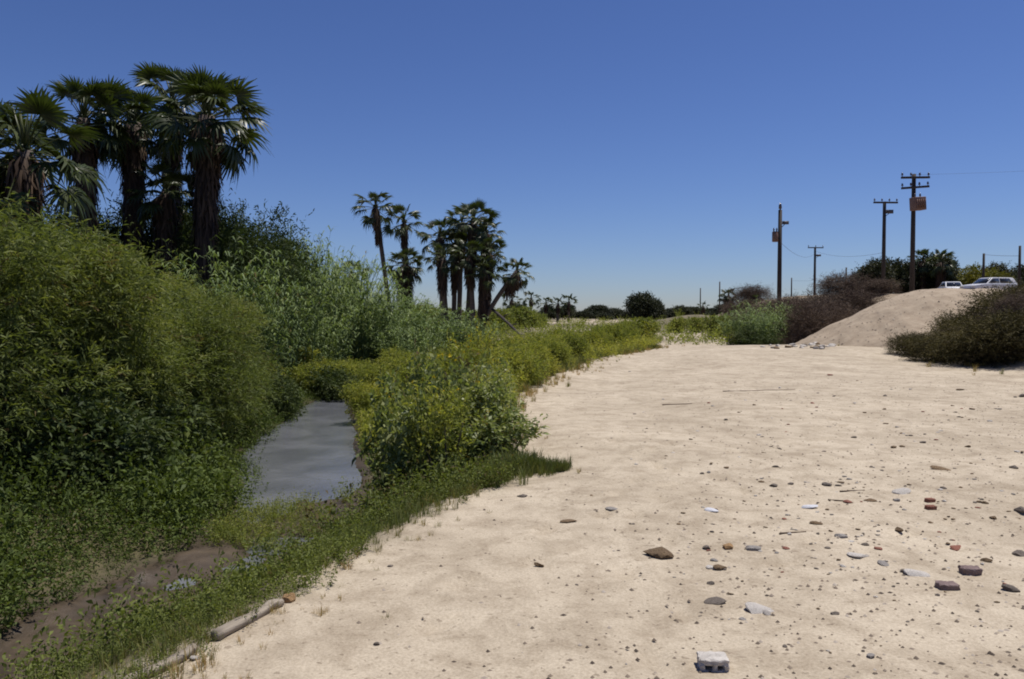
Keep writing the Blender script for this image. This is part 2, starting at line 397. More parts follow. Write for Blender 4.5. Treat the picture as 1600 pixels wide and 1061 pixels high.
M_PALEBLUE = solid_mat('pale_bluish_stone', (0.42, 0.42, 0.45), (0.60, 0.60, 0.63), 14, 0.8, 0.3)
M_CARPAINT = solid_mat('faded_white_car_paint', (0.60, 0.60, 0.62), (0.70, 0.70, 0.71), 2, 0.28, spec=.5)
M_GLASS = solid_mat('dark_car_glass', (0.02, 0.022, 0.026), (0.035, 0.037, 0.042), 2, 0.06, spec=.6)
M_TYRE = solid_mat('tyre_rubber', (0.018, 0.017, 0.016), (0.035, 0.032, 0.03), 8, 0.8)
M_CHROME = solid_mat('dull_chrome', (0.45, 0.45, 0.45), (0.55, 0.55, 0.55), 3, 0.3, metallic=.9)
M_LAMP = solid_mat('lamp_glass', (0.5, 0.48, 0.42), (0.65, 0.62, 0.58), 3, 0.15)
M_TAIL = solid_mat('tail_lamp_red', (0.28, 0.02, 0.02), (0.35, 0.03, 0.03), 3, 0.2)

# ------------------------------------------------------------------ ground sheet
def warp(a, fine, rate, far):
    out = [0.0]; s = fine
    while out[-1] < far:
        out.append(out[-1] + s); s = max(fine, s * rate) if out[-1] > a else s
    return np.array(out)
xs_r = warp(9, 0.075, 1.05, 4000); xs_l = warp(7, 0.085, 1.06, 4000)
xs = np.concatenate([-xs_l[:0:-1], xs_r])
ys = np.concatenate([[-30, -12, -6, -2, 0, 1.2], 2.0 + warp(5.5, 0.05, 1.016, 5500)])
gx, gy = np.meshgrid(xs, ys)
gz = H(gx, gy)
nx, ny = len(xs), len(ys)
idx = np.arange(nx * ny).reshape(ny, nx)
quads = np.stack([idx[:-1, :-1], idx[:-1, 1:], idx[1:, 1:], idx[1:, :-1]], -1).reshape(-1, 4)
gme = np_mesh('ground', np.stack([gx, gy, gz], -1).reshape(-1, 3), [quads], M_GROUND, smooth=True)
X, Y = gx.ravel(), gy.ravel()
xe = sand_edge(Y); xc, hw = creek(Y)
wob = 0.25 * fbm(X * 2.2, Y * 2.2, 71) + .1 * vnoise(X * 9, Y * 9, 72)
veg = (1 - sstep(-0.7, 0.22, X - xe + 1.5 * wob)) * (1 - sstep(36, 46, Y + 8 * fbm(X * .1, Y * .1, 73)))
farveg = sstep(46, 60, Y) * sstep(0.0, 0.35, fbm(X * .05, Y * .03, 74) + .1) * 0.8
mud = (1 - sstep(0.0, 0.5, np.abs(X - xc) - hw + wob * .8)) * (1 - sstep(30, 40, Y))
xt = np.interp(Y, YT, XT)
dry = sstep(0.0, 2.5, X - xt + 2 * wob)
zone = np.stack([mud, np.clip(np.maximum(veg, farveg) * (1 - dry), 0, 1), dry, np.ones_like(mud)], -1).astype(np.float32)
ca = gme.attributes.new('zone', 'FLOAT_COLOR', 'POINT'); ca.data.foreach_set('color', zone.ravel())
ground = part('ground', gme); ground['kind'] = 'structure'; ground['label'] = 'pale trampled river sand with a muddy creek channel and dry bank'

# water: a ribbon following the creek
wy = np.concatenate([np.linspace(-4, 30, 110)])
wx, wh = creek(wy)
rows = []
for k in np.linspace(-1, 1, 9):
    rows.append(np.stack([wx + k * (wh + 0.45), wy, np.full_like(wy, WATER_Z)], -1))
WV = np.stack(rows, 1).reshape(-1, 3)
wi = np.arange(len(wy) * 9).reshape(len(wy), 9)
wq = np.stack([wi[:-1, :-1], wi[:-1, 1:], wi[1:, 1:], wi[1:, :-1]], -1).reshape(-1, 4)
water = part('water', np_mesh('water', WV, [wq], M_WATER, smooth=True)); water['kind'] = 'structure'; water['label'] = 'shallow silty creek reflecting the sky between green banks'

# sand heap spilling down the bank
def mound_z(x, y):
    ax, ay, bx, by = 20.0, 38.4, 25.0, 38.0
    t = np.clip(((x - ax) * (bx - ax) + (y - ay) * (by - ay)) / ((bx - ax) ** 2 + (by - ay) ** 2), 0, 1)
    d = np.hypot(x - ax - t * (bx - ax), y - ay - t * (by - ay))
    d = d + 0.35 * fbm(x * .5, y * .5, 81)
    return 2.68 - 0.62 * np.maximum(np.sqrt(d * d + 3.5) - 1.87, 0) + 0.13 * vnoise(x * 1.1, y * 1.1, 82) + 0.08 * vnoise(x * 3.4, y * 3.4, 83)
mx_, my_ = np.meshgrid(np.linspace(10.5, 31, 150), np.linspace(31, 50, 120))
mz_ = mound_z(mx_, my_); hz_ = H(mx_, my_)
mz2 = np.maximum(mz_, hz_ - 0.25)
mi = np.arange(mx_.size).reshape(mx_.shape)
mq = np.stack([mi[:-1, :-1], mi[:-1, 1:], mi[1:, 1:], mi[1:, :-1]], -1).reshape(-1, 4)
keep = ((mz_ > hz_ - 0.12).ravel()[mq]).any(1)
mq = mq[keep]
used = np.unique(mq); remap = np.full(mx_.size, -1); remap[used] = np.arange(len(used))
M_HEAP = solid_mat('gravelly_heap_sand', (0.27, 0.21, 0.15), (0.40, 0.325, 0.24), 2.2, 0.95, 1.0, detail=14)
mound = part('sand_mound', np_mesh('sand_mound', np.stack([mx_, my_, mz2], -1).reshape(-1, 3)[used], [remap[mq]], M_HEAP, smooth=True))
mound['kind'] = 'structure'; mound['label'] = 'heap of grey tan sand spilling down from the road bank'
def top_z(x, y):
    h = float(H(x, y))
    if 10.5 < x < 31 and 31 < y < 50: h = max(h, float(mound_z(np.array(x), np.array(y))))
    return h

# ------------------------------------------------------------------ foliage generators
def leaves(P, D, L, W, rng, droop=0.15):
    n = len(P)
    S = unit(np.cross(D, rng.normal(size=(n, 3))))
    V = np.empty((n, 4, 3))
    V[:, 0] = P
    mid = P + D * (L * .45)[:, None]
    V[:, 1] = mid + S * (W * .5)[:, None]
    V[:, 2] = P + D * L[:, None]; V[:, 2, 2] -= droop * L
    V[:, 3] = mid - S * (W * .5)[:, None]
    Fq = np.arange(4 * n).reshape(n, 4)
    return V.reshape(-1, 3), Fq
def shrub_meshes(name, seed, rad, h, lobes, twigs, twig_len, k, leafL, leafW, mat, up=0.5, droop=.2, zlow=0.25, spread=0.62, lobe_r=(.3, .52), stems=9, bark=None, leaf_spread=.8, shoots=.07, dead=.03):
    rng = np.random.default_rng(seed)
    C = []; LR = []
    for i in range(lobes):
        a = i * 2.399 + rng.uniform(-.5, .5); r = rad * spread * math.sqrt(rng.uniform(0.02, 1))
        z = h * rng.uniform(zlow, 0.80) * (1 - 0.35 * (r / rad) ** 2)
        C.append((r * math.cos(a), r * math.sin(a), z)); LR.append(rad * rng.uniform(*lobe_r))
    C = np.array(C); LR = np.array(LR)
    w = LR ** 2; li = rng.choice(lobes, twigs, p=w / w.sum())
    U = unit(rng.normal(size=(twigs, 3)))
    rr = rng.uniform(0, 1, twigs) ** 0.36
    sq = h / (2.0 * rad); sq = min(max(sq, .55), 1.25)
    O = C[li] + U * (LR[li] * rr)[:, None] * np.array((1, 1, sq))
    O[:, 2] = np.maximum(O[:, 2], 0.04 + 0.1 * rng.uniform(size=twigs))
    T = unit(U * .8 + np.array((0, 0, up)) + .45 * rng.normal(size=(twigs, 3)))
    tl = twig_len * rng.uniform(.55, 1.35, twigs)
    sh = rng.uniform(size=twigs) < shoots                   # leaders that stick out of the outline
    T = np.where(sh[:, None], unit(T + np.array((0, 0, .5))), T); tl = np.where(sh, tl * 2.1, tl)
    t = (np.arange(k) + .5) / k
    P = O[:, None] + T[:, None] * (tl[:, None] * t[None])[..., None]
    P[..., 2] -= (droop * tl[:, None] * t[None] ** 2)
    D = unit(T[:, None] * .7 + leaf_spread * unit(rng.normal(size=(twigs, k, 3))) + np.array((0, 0, -.12)))
    n = twigs * k
    P = P.reshape(-1, 3); P[:, 2] = np.maximum(P[:, 2], 0.02); D = D.reshape(-1, 3)
    V, Fq = leaves(P, D, leafL * rng.uniform(.6, 1.3, n), leafW * rng.uniform(.7, 1.3, n), rng)
    lt = rng.uniform(.25, .75, lobes)[li]; tt = lt + rng.normal(0, .12, twigs)
    tt = np.where(rng.uniform(size=twigs) < dead, -.5, np.maximum(tt, .2))
    tint = np.repeat(np.clip(np.repeat(tt, k) + rng.normal(0, .10, n), 0, 1), 4)
    fol = np_mesh(name + '_foliage', V, [Fq], mat, tint)
    mb = MB()
    for i in range(min(stems, lobes)):
        a = rng.uniform(0, 6.28); b = np.array((math.cos(a), math.sin(a), 0)) * rad * .08; b[2] = -.25
        c = C[i]; m_ = b * .4 + c * .6 + rng.normal(0, rad * .06, 3); m_[2] = c[2] * .45
        r0 = 0.012 * h + 0.008
        mb.tube([b, (b + m_) / 2 + rng.normal(0, .03, 3), m_, (m_ + c) / 2, c], [r0, r0 * .85, r0 * .65, r0 * .5, r0 * .25], 5)
    return fol, mb.mesh(name + '_stems', bark or M_BARK, True)
def put_shrub(protos, name, label, cat, px, Yd, group=None, scale=1.0, rz=None, dz=0.0, seed=[0], x=None, fname='foliage', sname='stems'):
    seed[0] += 1
    rng = np.random.default_rng(1000 + seed[0])
    X_ = xat(px, Yd) if x is None else x
    z = top_z(X_, Yd) - 0.03 + dz
    fol, st = protos[int(rng.integers(len(protos)))] if isinstance(protos, list) else protos
    o = thing(name, label, cat, (X_, Yd, z), rng.uniform(0, 6.28) if rz is None else rz, scale, group)
    part(fname, fol, o); part(sname, st, o)
    return o

WILLOW = [shrub_meshes('willow', 11 + s, 2.0, 3.6, 19, 6000, .40, 14, .105, .018, M_WILLOW, up=.5, droop=.3, lobe_r=(.20, .38), spread=.85, shoots=.10, zlow=.24) for s in range(3)]
HERBSH = [shrub_meshes('leafy_shrub', 31 + s, .95, 1.4, 12, 1500, .22, 9, .085, .030, M_MEADOW, up=.6) for s in range(3)]
WEEDSH = [shrub_meshes('broad_weed', 41 + s, .42, 1.3, 9, 250, .26, 8, .105, .042, M_WEED, up=1.0, zlow=.06, lobe_r=(.22, .45), spread=.85, shoots=.12) for s in range(3)]
HERBW = [shrub_meshes('leafy_weed', 46 + s, .42, 1.35, 9, 260, .28, 9, .085, .026, M_MEADOW, up=1.1, zlow=.06, lobe_r=(.22, .45), spread=.85, shoots=.15) for s in range(2)]
FARSH = [shrub_meshes('far_shrub', 51 + s, 1.0, 1.5, 10, 700, .25, 7, .16, .05, M_HERB, up=.5, zlow=.15) for s in range(2)]
DARKSH = [shrub_meshes('olive_scrub', 61 + s, 1.5, 1.9, 16, 3000, .42, 9, .11, .022, M_OLIVE, up=.6, zlow=.1) for s in range(2)]
DRYSH = [shrub_meshes('dry_brush', 71 + s, 1.6, 2.6, 16, 2600, .55, 8, .24, .016, M_DRY, up=.7, zlow=.1, leaf_spread=.6) for s in range(2)]
BROADTREE = [shrub_meshes('broad_tree', 81 + s, 3.0, 5.0, 20, 2600, .5, 8, .26, .11, M_DARKLEAF, up=.3, zlow=.36, lobe_r=(.28, .45)) for s in range(2)]
YELLOWTREE = shrub_meshes('yellow_tree', 91, 2.4, 3.2, 16, 1700, .42, 8, .2, .08, M_YELLOW, up=.3, zlow=.25)
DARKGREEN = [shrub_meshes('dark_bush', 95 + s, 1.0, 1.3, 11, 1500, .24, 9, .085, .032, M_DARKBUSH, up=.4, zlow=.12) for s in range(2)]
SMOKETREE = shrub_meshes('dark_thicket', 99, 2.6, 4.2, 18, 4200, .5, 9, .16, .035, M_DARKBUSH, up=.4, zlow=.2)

def cane_meshes(name, seed, n, rad, h, mat=None, nl=17):
    rng = np.random.default_rng(seed); mat = mat or M_CANE
    Vs, Fs, Ts = [], [], []; off = 0; mb = MB()
    for i in range(n):
        a = rng.uniform(0, 6.28); r = rad * math.sqrt(rng.uniform())
        b = np.array((r * math.cos(a), r * math.sin(a), -.1))
        hh = h * rng.uniform(.62, 1.08) * (1 - .22 * (r / rad) ** 2)
        lean = np.array((math.cos(a), math.sin(a), 0)) * (.10 + .25 * r / rad) * hh * rng.uniform(.5, 1.3) + rng.normal(0, .08, 3) * hh * .6
        t = np.linspace(0, 1, 5)[:, None]
        pts = b + np.array((0, 0, hh)) * t + lean * t ** 2 - np.array((0, 0, .08 * hh)) * t ** 3
        mb.tube(pts, np.linspace(.014, .004, 5), 4, cap=False)
        tt = np.sort(rng.uniform(.08, 1.0, nl))
        P = b + np.array((0, 0, hh)) * tt[:, None] + lean * tt[:, None] ** 2 - np.array((0, 0, .08 * hh)) * tt[:, None] ** 3
        ang = rng.uniform(0, 6.28, nl)
        out = np.stack([np.cos(ang), np.sin(ang), np.zeros(nl)], -1)
        L = rng.uniform(.35, .75, nl) * (1.1 - .4 * tt); W = rng.uniform(.03, .055, nl)
        S = np.stack([-np.sin(ang), np.cos(ang), rng.normal(0, .3, nl)], -1)
        upv = rng.uniform(.5, 1.3, nl)[:, None] * np.array((0, 0, 1.0))
        p1 = P + unit(out + upv) * (L * .45)[:, None]
        p2 = p1 + unit(out - np.array((0, 0, .35)) + rng.normal(0, .15, (nl, 3))) * (L * .55)[:, None]
        V = np.stack([P - S * W[:, None] * .3, P + S * W[:, None] * .3, p1 + S * W[:, None] * .5, p1 - S * W[:, None] * .5, p2], 1).reshape(-1, 3)
        q = np.arange(nl)[:, None] * 5
        Fs.append((q + np.array([[0, 1, 2, 3]]) + off, q + np.array([[3, 2, 4]]) + off)); Vs.append(V); off += len(V)
        Ts.append(np.repeat(np.clip(rng.normal(.5, .15) + rng.normal(0, .14, nl), 0, 1), 5))
    fol = np_mesh(name + '_leaves', np.concatenate(Vs), [np.concatenate([f[0] for f in Fs]), np.concatenate([f[1] for f in Fs])], mat, np.concatenate(Ts))
    return fol, mb.mesh(name + '_stalks', mat)
CANE = [cane_meshes('cane', 201 + s, 140, 1.5, 4.0) for s in range(3)]

# ------------------------------------------------------------------ palms
def frond_mesh(name, seed, mat, lp=1.12, ls=.84, nseg=25, droop=.28):
    rng = np.random.default_rng(seed); mb = MB()
    t = np.linspace(0, 1, 5); sag = .06 + .06 * rng.uniform()
    pts = np.stack([lp * t, 0.03 * rng.normal() * t, -sag * t ** 2], -1)
    mb.tube(pts, np.linspace(.028, .016, 5), 4, cap=False, tint=.72)
    hs = pts[-1]
    wind = rng.normal(0, .12)
    for i in range(nseg):
        a = (i / (nseg - 1) * 2 - 1) * R(112)
        L = ls * (1.0 - .28 * (abs(a) / R(112)) ** 2) * rng.uniform(.86, 1.1)
        r = np.array((0.0, .35, .68, 1.0)) * L
        d = np.array((math.cos(a), math.sin(a), 0)); s_ = np.array((-math.sin(a), math.cos(a), 0))
        w = np.array((.012, .040, .034, .004)) * ls * 1.15
        dr = droop * rng.uniform(.55, 1.6)
        zz = -.10 * (r / ls) - dr * ls * np.clip(r / ls - .25, 0, 2) ** 1.9 + .28 * abs(math.sin(a)) * np.minimum(r, .5 * ls) * .5
        c = hs + d * (r * (1 - .12 * (r / ls) * dr))[:, None] + s_ * (wind * (r / ls) ** 2 * .3)[:, None]; c[:, 2] += zz
        pl = .022 * (1 if i % 2 else -1)
        V = []
        for j in range(4):
            V += [c[j] - s_ * w[j] - np.array((0, 0, pl)) * (w[j] > .02), c[j] + s_ * w[j] + np.array((0, 0, pl)) * (w[j] > .02)]
        mb.add(np.array(V), [np.array([(0, 1, 3, 2), (2, 3, 5, 4), (4, 5, 7, 6)])], np.clip(rng.normal(.42, .12), 0, 1))
    return mb.mesh(name, mat)
FRONDS = [frond_mesh('frond', 300 + s, M_FROND, droop=.22 + .2 * s) for s in range(6)]
def palm(label, base, top, cr=1.75, r0=.24, r1=.14, skirt=2.0, skirt_r=.5, nf=34, seed=0, group=None, frond_scale=None, bend=0.0, low=-38):
    rng = np.random.default_rng(5000 + seed)
    base = np.array(base, float); top = np.array(top, float)
    o = thing('palm_tree', label, 'palm', base, 0, None, group)
    v = top - base; Hh = np.linalg.norm(v)
    t = np.linspace(0, 1, 14)[:, None]
    side = np.array((v[1], -v[0], 0)); side = side / (np.linalg.norm(side) + 1e-6)
    perp = np.array((v[0], v[1], 0)) ; perp = perp / (np.linalg.norm(perp) + 1e-6)
    path = v * t - perp * (bend * np.sin(math.pi * t)) - np.array((0, 0, .3)) * (1 - t) ** 4
    rr = (r0 + (r1 - r0) * t[:, 0]) * (1 + .35 * np.exp(-t[:, 0] * Hh / .35)) * (1 + .03 * rng.normal(size=14))
    mb = MB(); mb.tube(path, rr, 10); part('trunk', mb.mesh('trunk', M_PALMTRUNK, True), o)
    # crown heart with spear leaves
    fs = frond_scale or cr / 1.75
    mb = MB()
    for k in range(7):
        a = k * 2.4; d = unit(np.array((.22 * math.cos(a), .22 * math.sin(a), 1.0)))
        mb.tube([d * 0.0, d * .4 * fs, d * rng.uniform(.75, 1.15) * fs], [.05 * fs, .04 * fs, .006], 4, tint=.6)
    for k in range(16):
        a = k * 2.399; e = R(60 - 5 * k); d = np.array((math.cos(a) * math.cos(e), math.sin(a) * math.cos(e), math.sin(e)))
        mb.tube([d * .02, d * .22 * fs + np.array((0, 0, -.05))], [.06 * fs, .045 * fs], 4, tint=.3)
    crown = part('crown', mb.mesh('crown', M_FROND), o, v)
    for k in range(nf):
        f = (k + .5) / nf
        el = R(78 + (low - 78) * f ** .85) + rng.normal(0, .12); az = k * 2.399963 + rng.normal(0, .2)
        fr = part('frond', FRONDS[min(5, int(f * 5.2 + rng.uniform(0, 1)))], crown)
        xax = Vector((math.cos(az) * math.cos(el), math.sin(az) * math.cos(el), math.sin(el)))
        q = Matrix.Rotation(az, 4, 'Z') @ Matrix.Rotation(-el, 4, 'Y') @ Matrix.Rotation(rng.normal(0, .45), 4, 'X')
        s = fs * rng.uniform(.82, 1.12) * (0.75 + .25 * min(1, f * 3))
        fr.matrix_local = Matrix.Translation(xax * .06 + Vector((0, 0, -.25 * f * fs))) @ q @ Matrix.Scale(s, 4)
    # skirt of dead fronds hanging along the trunk
    if skirt > 0:
        n = int(300 * skirt + 120); mb = MB()
        ts = 1 - (rng.uniform(0, 1, n) ** 1.15) * min(skirt, Hh * .97) / Hh
        az = rng.uniform(0, 6.283, n)
        for i in range(n):
            P = v * ts[i] - perp * (bend * math.sin(math.pi * ts[i]))
            d = np.array((math.cos(az[i]), math.sin(az[i]), 0)); s_ = np.array((-d[1], d[0], 0))
            dist = (1 - ts[i]) * Hh
            flare = skirt_r * (rng.uniform(.5, 1.05)) * (0.75 + .5 * math.exp(-dist * 1.2))
            L = rng.uniform(.6, 1.25) * (0.8 + .2 * fs)
            p0 = P + d * .1; p1 = P + d * flare * .8 - np.array((0, 0, L * .35)); p2 = P + d * flare - np.array((0, 0, L)) + s_ * rng.normal(0, .12)
            w = rng.uniform(.018, .05)
            if p2[2] < 0.1: p2[2] = .1; p1[2] = max(p1[2], .15)
            mb.add([p0 - s_ * w * .3, p0 + s_ * w * .3, p1 + s_ * w, p1 - s_ * w, p2 + s_ * w * .5, p2 - s_ * w * .5], [np.array([(0, 1, 2, 3), (3, 2, 4, 5)])], np.clip(rng.normal(.42, .2), 0, 1))
        part('dead_frond_skirt', mb.mesh('dead_frond_skirt', M_DEADFROND), o)
    return o
def palm_px(label, bx, tx, ty, Yd, seed, **kw):
    xb = xat(bx, Yd); xt_ = xat(tx, Yd); zt = zat(ty, Yd)
    return palm(label, (xb, Yd, top_z(xb, Yd) - .1), (xt_, Yd + kw.pop('dy', 0.0), zt), seed=seed, **kw)

palm_px('tallest fan palm, dark full-length skirt of dead fronds, beside the cane thicket', 313, 328, 182, 25, 1, cr=1.8, r0=.30, r1=.24, skirt=8.2, skirt_r=.52, nf=38)
palm_px('fan palm tucked close behind the tallest palm, its crown half merged with it', 268, 274, 158, 28, 2, cr=1.6, skirt=5, skirt_r=.42, nf=30)
palm_px('thick skirted fan palm standing between the tallest palm and the slim-trunked one', 206, 213, 192, 26, 3, cr=1.45, r0=.3, r1=.24, skirt=7.5, skirt_r=.45, nf=30)
palm_px('fan palm with bare ringed lower trunk and open sky on both sides', 148, 136, 186, 25, 4, cr=1.55, r0=.26, r1=.2, skirt=2.6, skirt_r=.42, nf=30)
palm_px('low fan palm with one large sunlit frond arching over the willows', 48, 44, 236, 19, 5, cr=1.75, r0=.24, r1=.2, skirt=4.0, skirt_r=.42, nf=24)
palm_px('outermost fan palm beyond the low palm, half sunk in willow shrubs', -25, -18, 235, 20, 6, cr=1.5, skirt=3, skirt_r=.4, nf=38)
palm_px('young fan palm with low crown between the thick skirted trunks', 262, 262, 300, 25.6, 7, cr=1.15, skirt=3, skirt_r=.4, nf=26)
palm_px('small fan palm head showing just above the cane thicket slope', 452, 452, 402, 44, 8, cr=1.2, skirt=2, skirt_r=.5, nf=24)
palm_px('small dark fan palm peeping out behind the cane thicket', 550, 549, 428, 46, 9, cr=1.05, skirt=2, skirt_r=.5, nf=20)
palm_px('tall slender fan palm with a leaning bare trunk', 616, 588, 322, 56, 10, cr=1.6, r0=.17, r1=.14, skirt=1.8, skirt_r=.30, nf=17)
palm_px('tall slender upright fan palm beside the leaning one', 640, 632, 346, 56, 11, cr=1.5, r0=.16, r1=.13, skirt=2.6, skirt_r=.25, nf=16)
palm_px('short fan palm with bushy skirt at the foot of the slender pair', 632, 634, 412, 54, 12, cr=1.45, r0=.25, skirt=3.4, skirt_r=.75, nf=24)
G_CL = 'fan palms in the dense clump'
for k, (bx, tx, ty, Yd, c, sk) in enumerate([(700, 688, 368, 52, 1.5, 2.4), (716, 722, 350, 54, 1.5, 2.2), (728, 740, 344, 52, 1.6, 2.4), (746, 760, 362, 53, 1.45, 2.6),
                                             (756, 764, 392, 51, 1.3, 3.0), (742, 734, 400, 50, 1.35, 1.2), (690, 692, 404, 50, 1.2, 1.5), (757, 756, 422, 50, 1.25, 2.8), (708, 712, 384, 53, 1.4, 2.2)]):
    palm_px('fan palm in the dense clump with dark trunks standing close together', bx, tx, ty, Yd, 20 + k, cr=c, r0=.18, r1=.15, skirt=sk, skirt_r=.36, nf=20, group=G_CL)
palm_px('short fan palm leaning out from the clump over the far bed', 742, 808, 424, 50, 40, cr=1.15, r0=.16, r1=.14, skirt=.9, skirt_r=.28, nf=20, bend=.35)
for k, (px, ty, Yd, c, lab) in enumerate([(800, 468, 140, 1.9, 'far fan palm just beside the leaning palm trunk'), (830, 466, 165, 2.0, 'far fan palm first of the row across the bed'), (853, 474, 160, 1.9, 'far fan palm in the row across the bed, lower middle one'),
                                          (872, 475, 160, 2.1, 'far fan palm in the row across the bed, beside the last one'), (889, 472, 160, 2.0, 'far fan palm with a spreading head at the end of the row')]):
    palm_px(lab, px - 1, px, ty, Yd, 50 + k, cr=c, r0=.28, r1=.22, skirt=.9, skirt_r=.5, nf=14, group='far fan palms across the bed')
palm_px('lone short fan palm above the green bank shrubs', 1137, 1138, 462, 105, 60, cr=1.35, r0=.25, r1=.22, skirt=2.0, skirt_r=.75, nf=26)
palm_px('very small far palm head above the low sand bank', 1098, 1098, 478, 170, 61, cr=1.3, r0=.25, r1=.2, skirt=1.0, skirt_r=.5, nf=14)
palm_px('fan palm rising out of the dark trees behind the two poles', 1440, 1441, 406, 96, 62, cr=1.7, skirt=2.5, skirt_r=.6, nf=24, group='palms among the road trees')
palm_px('fan palm with wide head at the end of the dark road trees', 1467, 1468, 408, 94, 63, cr=2.0, skirt=2.5, skirt_r=.7, nf=26, group='palms among the road trees')

# fallen trunk
a_ = at(770, 484, 49.8); b_ = at(836, 519, 40); b_[2] = top_z(b_[0], b_[1]) + .05
mb = MB(); tt = np.linspace(0, 1, 8)[:, None]
mb.tube((b_ - a_) * tt + np.array((0, 0, .12)) * np.sin(3.14 * tt), np.linspace(.09, .05, 8), 7)
for k in range(4):
    p = (b_ - a_) * (.25 + .2 * k)
    mb.tube([p, p + np.array((.25, -.1, .22 - .1 * k)), p + np.array((.5, -.15, .3 - .15 * k))], [.05, .035, .01], 5)
tr = part('fallen_trunk', mb.mesh('fallen_trunk', M_POLE, True)); tr.location = a_
tag(tr, 'thin dead trunk slanting down from the palm clump to the ground', 'dead trunk')

# ------------------------------------------------------------------ shrubs on the creek's far side
G_W = 'willow shrubs massed on the creek bank'
L_W = 'feathery green willow shrub in the tall mass on the creek bank'
for (px, Yd, s) in [(-60, 10.0, (1.05, 1.05, 1.06)), (40, 10.8, (1.0, 1.0, .98)), (135, 12.0, (.95, .95, .84)), (215, 13.5, (.9, .9, .80)), (275, 15.0, (.85, .85, .72)), (318, 18.0, (.6, .6, .5)),
                    (-20, 13.5, (1.1, 1.1, 1.12)), (90, 15, (1.1, 1.1, .98)), (175, 17.5, (1.0, 1.0, .90)), (260, 19.5, (1.0, 1.0, .80)), (20, 18, (1.2, 1.2, 1.2)), (110, 20, (1.2, 1.2, 1.0))]:
    put_shrub(WILLOW, 'willow_shrub', L_W, 'shrub', px, Yd, G_W, s)
for (px, Yd, s, lab) in [(25, 9.3, (1.3, 1.0, 1.15), 'near-black leafy bush added for the shaded hollow under the willows'), (118, 9.9, (1.2, 1.0, .95), 'dark bush added as hollow shade between the near-black bush and the creek weeds'), (205, 11.6, (1.2, 1.1, 1.0), 'dark green bush added as shade at the foot of the willow mass'), (262, 13.3, (1.0, 1.0, .9), 'dark bush added as shade under the willows nearest the pool')]:
    put_shrub(DARKGREEN, 'dark_bush', lab, 'bush', px, Yd, None, s)  # dark-leaved bushes added to stand in for shaded hollows under the willows
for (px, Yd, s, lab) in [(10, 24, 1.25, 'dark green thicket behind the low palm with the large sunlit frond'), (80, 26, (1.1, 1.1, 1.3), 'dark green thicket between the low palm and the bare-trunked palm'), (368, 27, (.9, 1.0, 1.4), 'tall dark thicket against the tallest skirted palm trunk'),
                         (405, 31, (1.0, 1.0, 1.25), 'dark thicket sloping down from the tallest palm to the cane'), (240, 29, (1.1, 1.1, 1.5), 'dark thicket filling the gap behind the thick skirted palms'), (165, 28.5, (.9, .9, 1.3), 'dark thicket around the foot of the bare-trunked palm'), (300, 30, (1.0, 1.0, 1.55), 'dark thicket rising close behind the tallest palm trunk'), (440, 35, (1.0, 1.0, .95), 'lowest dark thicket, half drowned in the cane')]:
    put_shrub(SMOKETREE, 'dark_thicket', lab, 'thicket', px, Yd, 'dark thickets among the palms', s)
G_C = 'giant cane clumps'
for (px, Yd, s) in [(355, 22.5, (.85, .85, 1.08)), (395, 24, (.85, .85, 0.99)), (430, 28, (.9, .9, 1.16)), (470, 33, (1, 1, 1.36)), (510, 34, (1, 1, 1.38)), (548, 35, (1, 1, 1.32)), (585, 36, (1, 1, 0.97)),
                    (620, 37, (1, 1, 0.94)), (655, 38, (1, 1, 0.88)), (690, 39, (1, 1, 0.71)), (450, 37, (1.1, 1.1, 1.45)), (530, 39, (1.1, 1.1, 1.46)), (600, 40, (1, 1, 1.02)), (720, 41, (1, 1, 0.59)), (490, 30, (.8, .8, 0.85)), (640, 34, (.8, .8, 0.65))]:
    put_shrub(CANE, 'giant_cane', 'clump of tall grey-green giant cane with arching leaves below the palms', 'cane', px, Yd, G_C, s, fname='foliage', sname='stalks')
put_shrub(DARKGREEN, 'dark_bush', 'round dark green bush at the water edge where the creek narrows', 'bush', 428, 19.0, None, (.9, .9, .95))
put_shrub(DARKGREEN, 'dark_bush', 'spreading dark green bush overhanging the head of the pool', 'bush', 528, 23.5, None, (1.25, 1.0, .95))
L_M = 'leafy green shrub in the low growth between creek and sand'
for (px, Yd, s) in [(470, 24, .8), (400, 22, .8), (370, 18.5, .65), (590, 24, .8), (640, 21, .7), (690, 25, .8), (560, 29, .9), (740, 28, .8), (620, 31, .9), (800, 29, .7), (850, 31, .65), (770, 22, .65), (450, 28, 1.0), (890, 34, .6), (690, 33, .8), (930, 37, .7), (840, 25, .5), (640, 27, .8), (520, 27, .8)]:
    put_shrub(HERBSH, 'leafy_shrub', L_M, 'shrub', px, Yd, 'leafy shrubs of the creek flat', (s, s, s * .85))
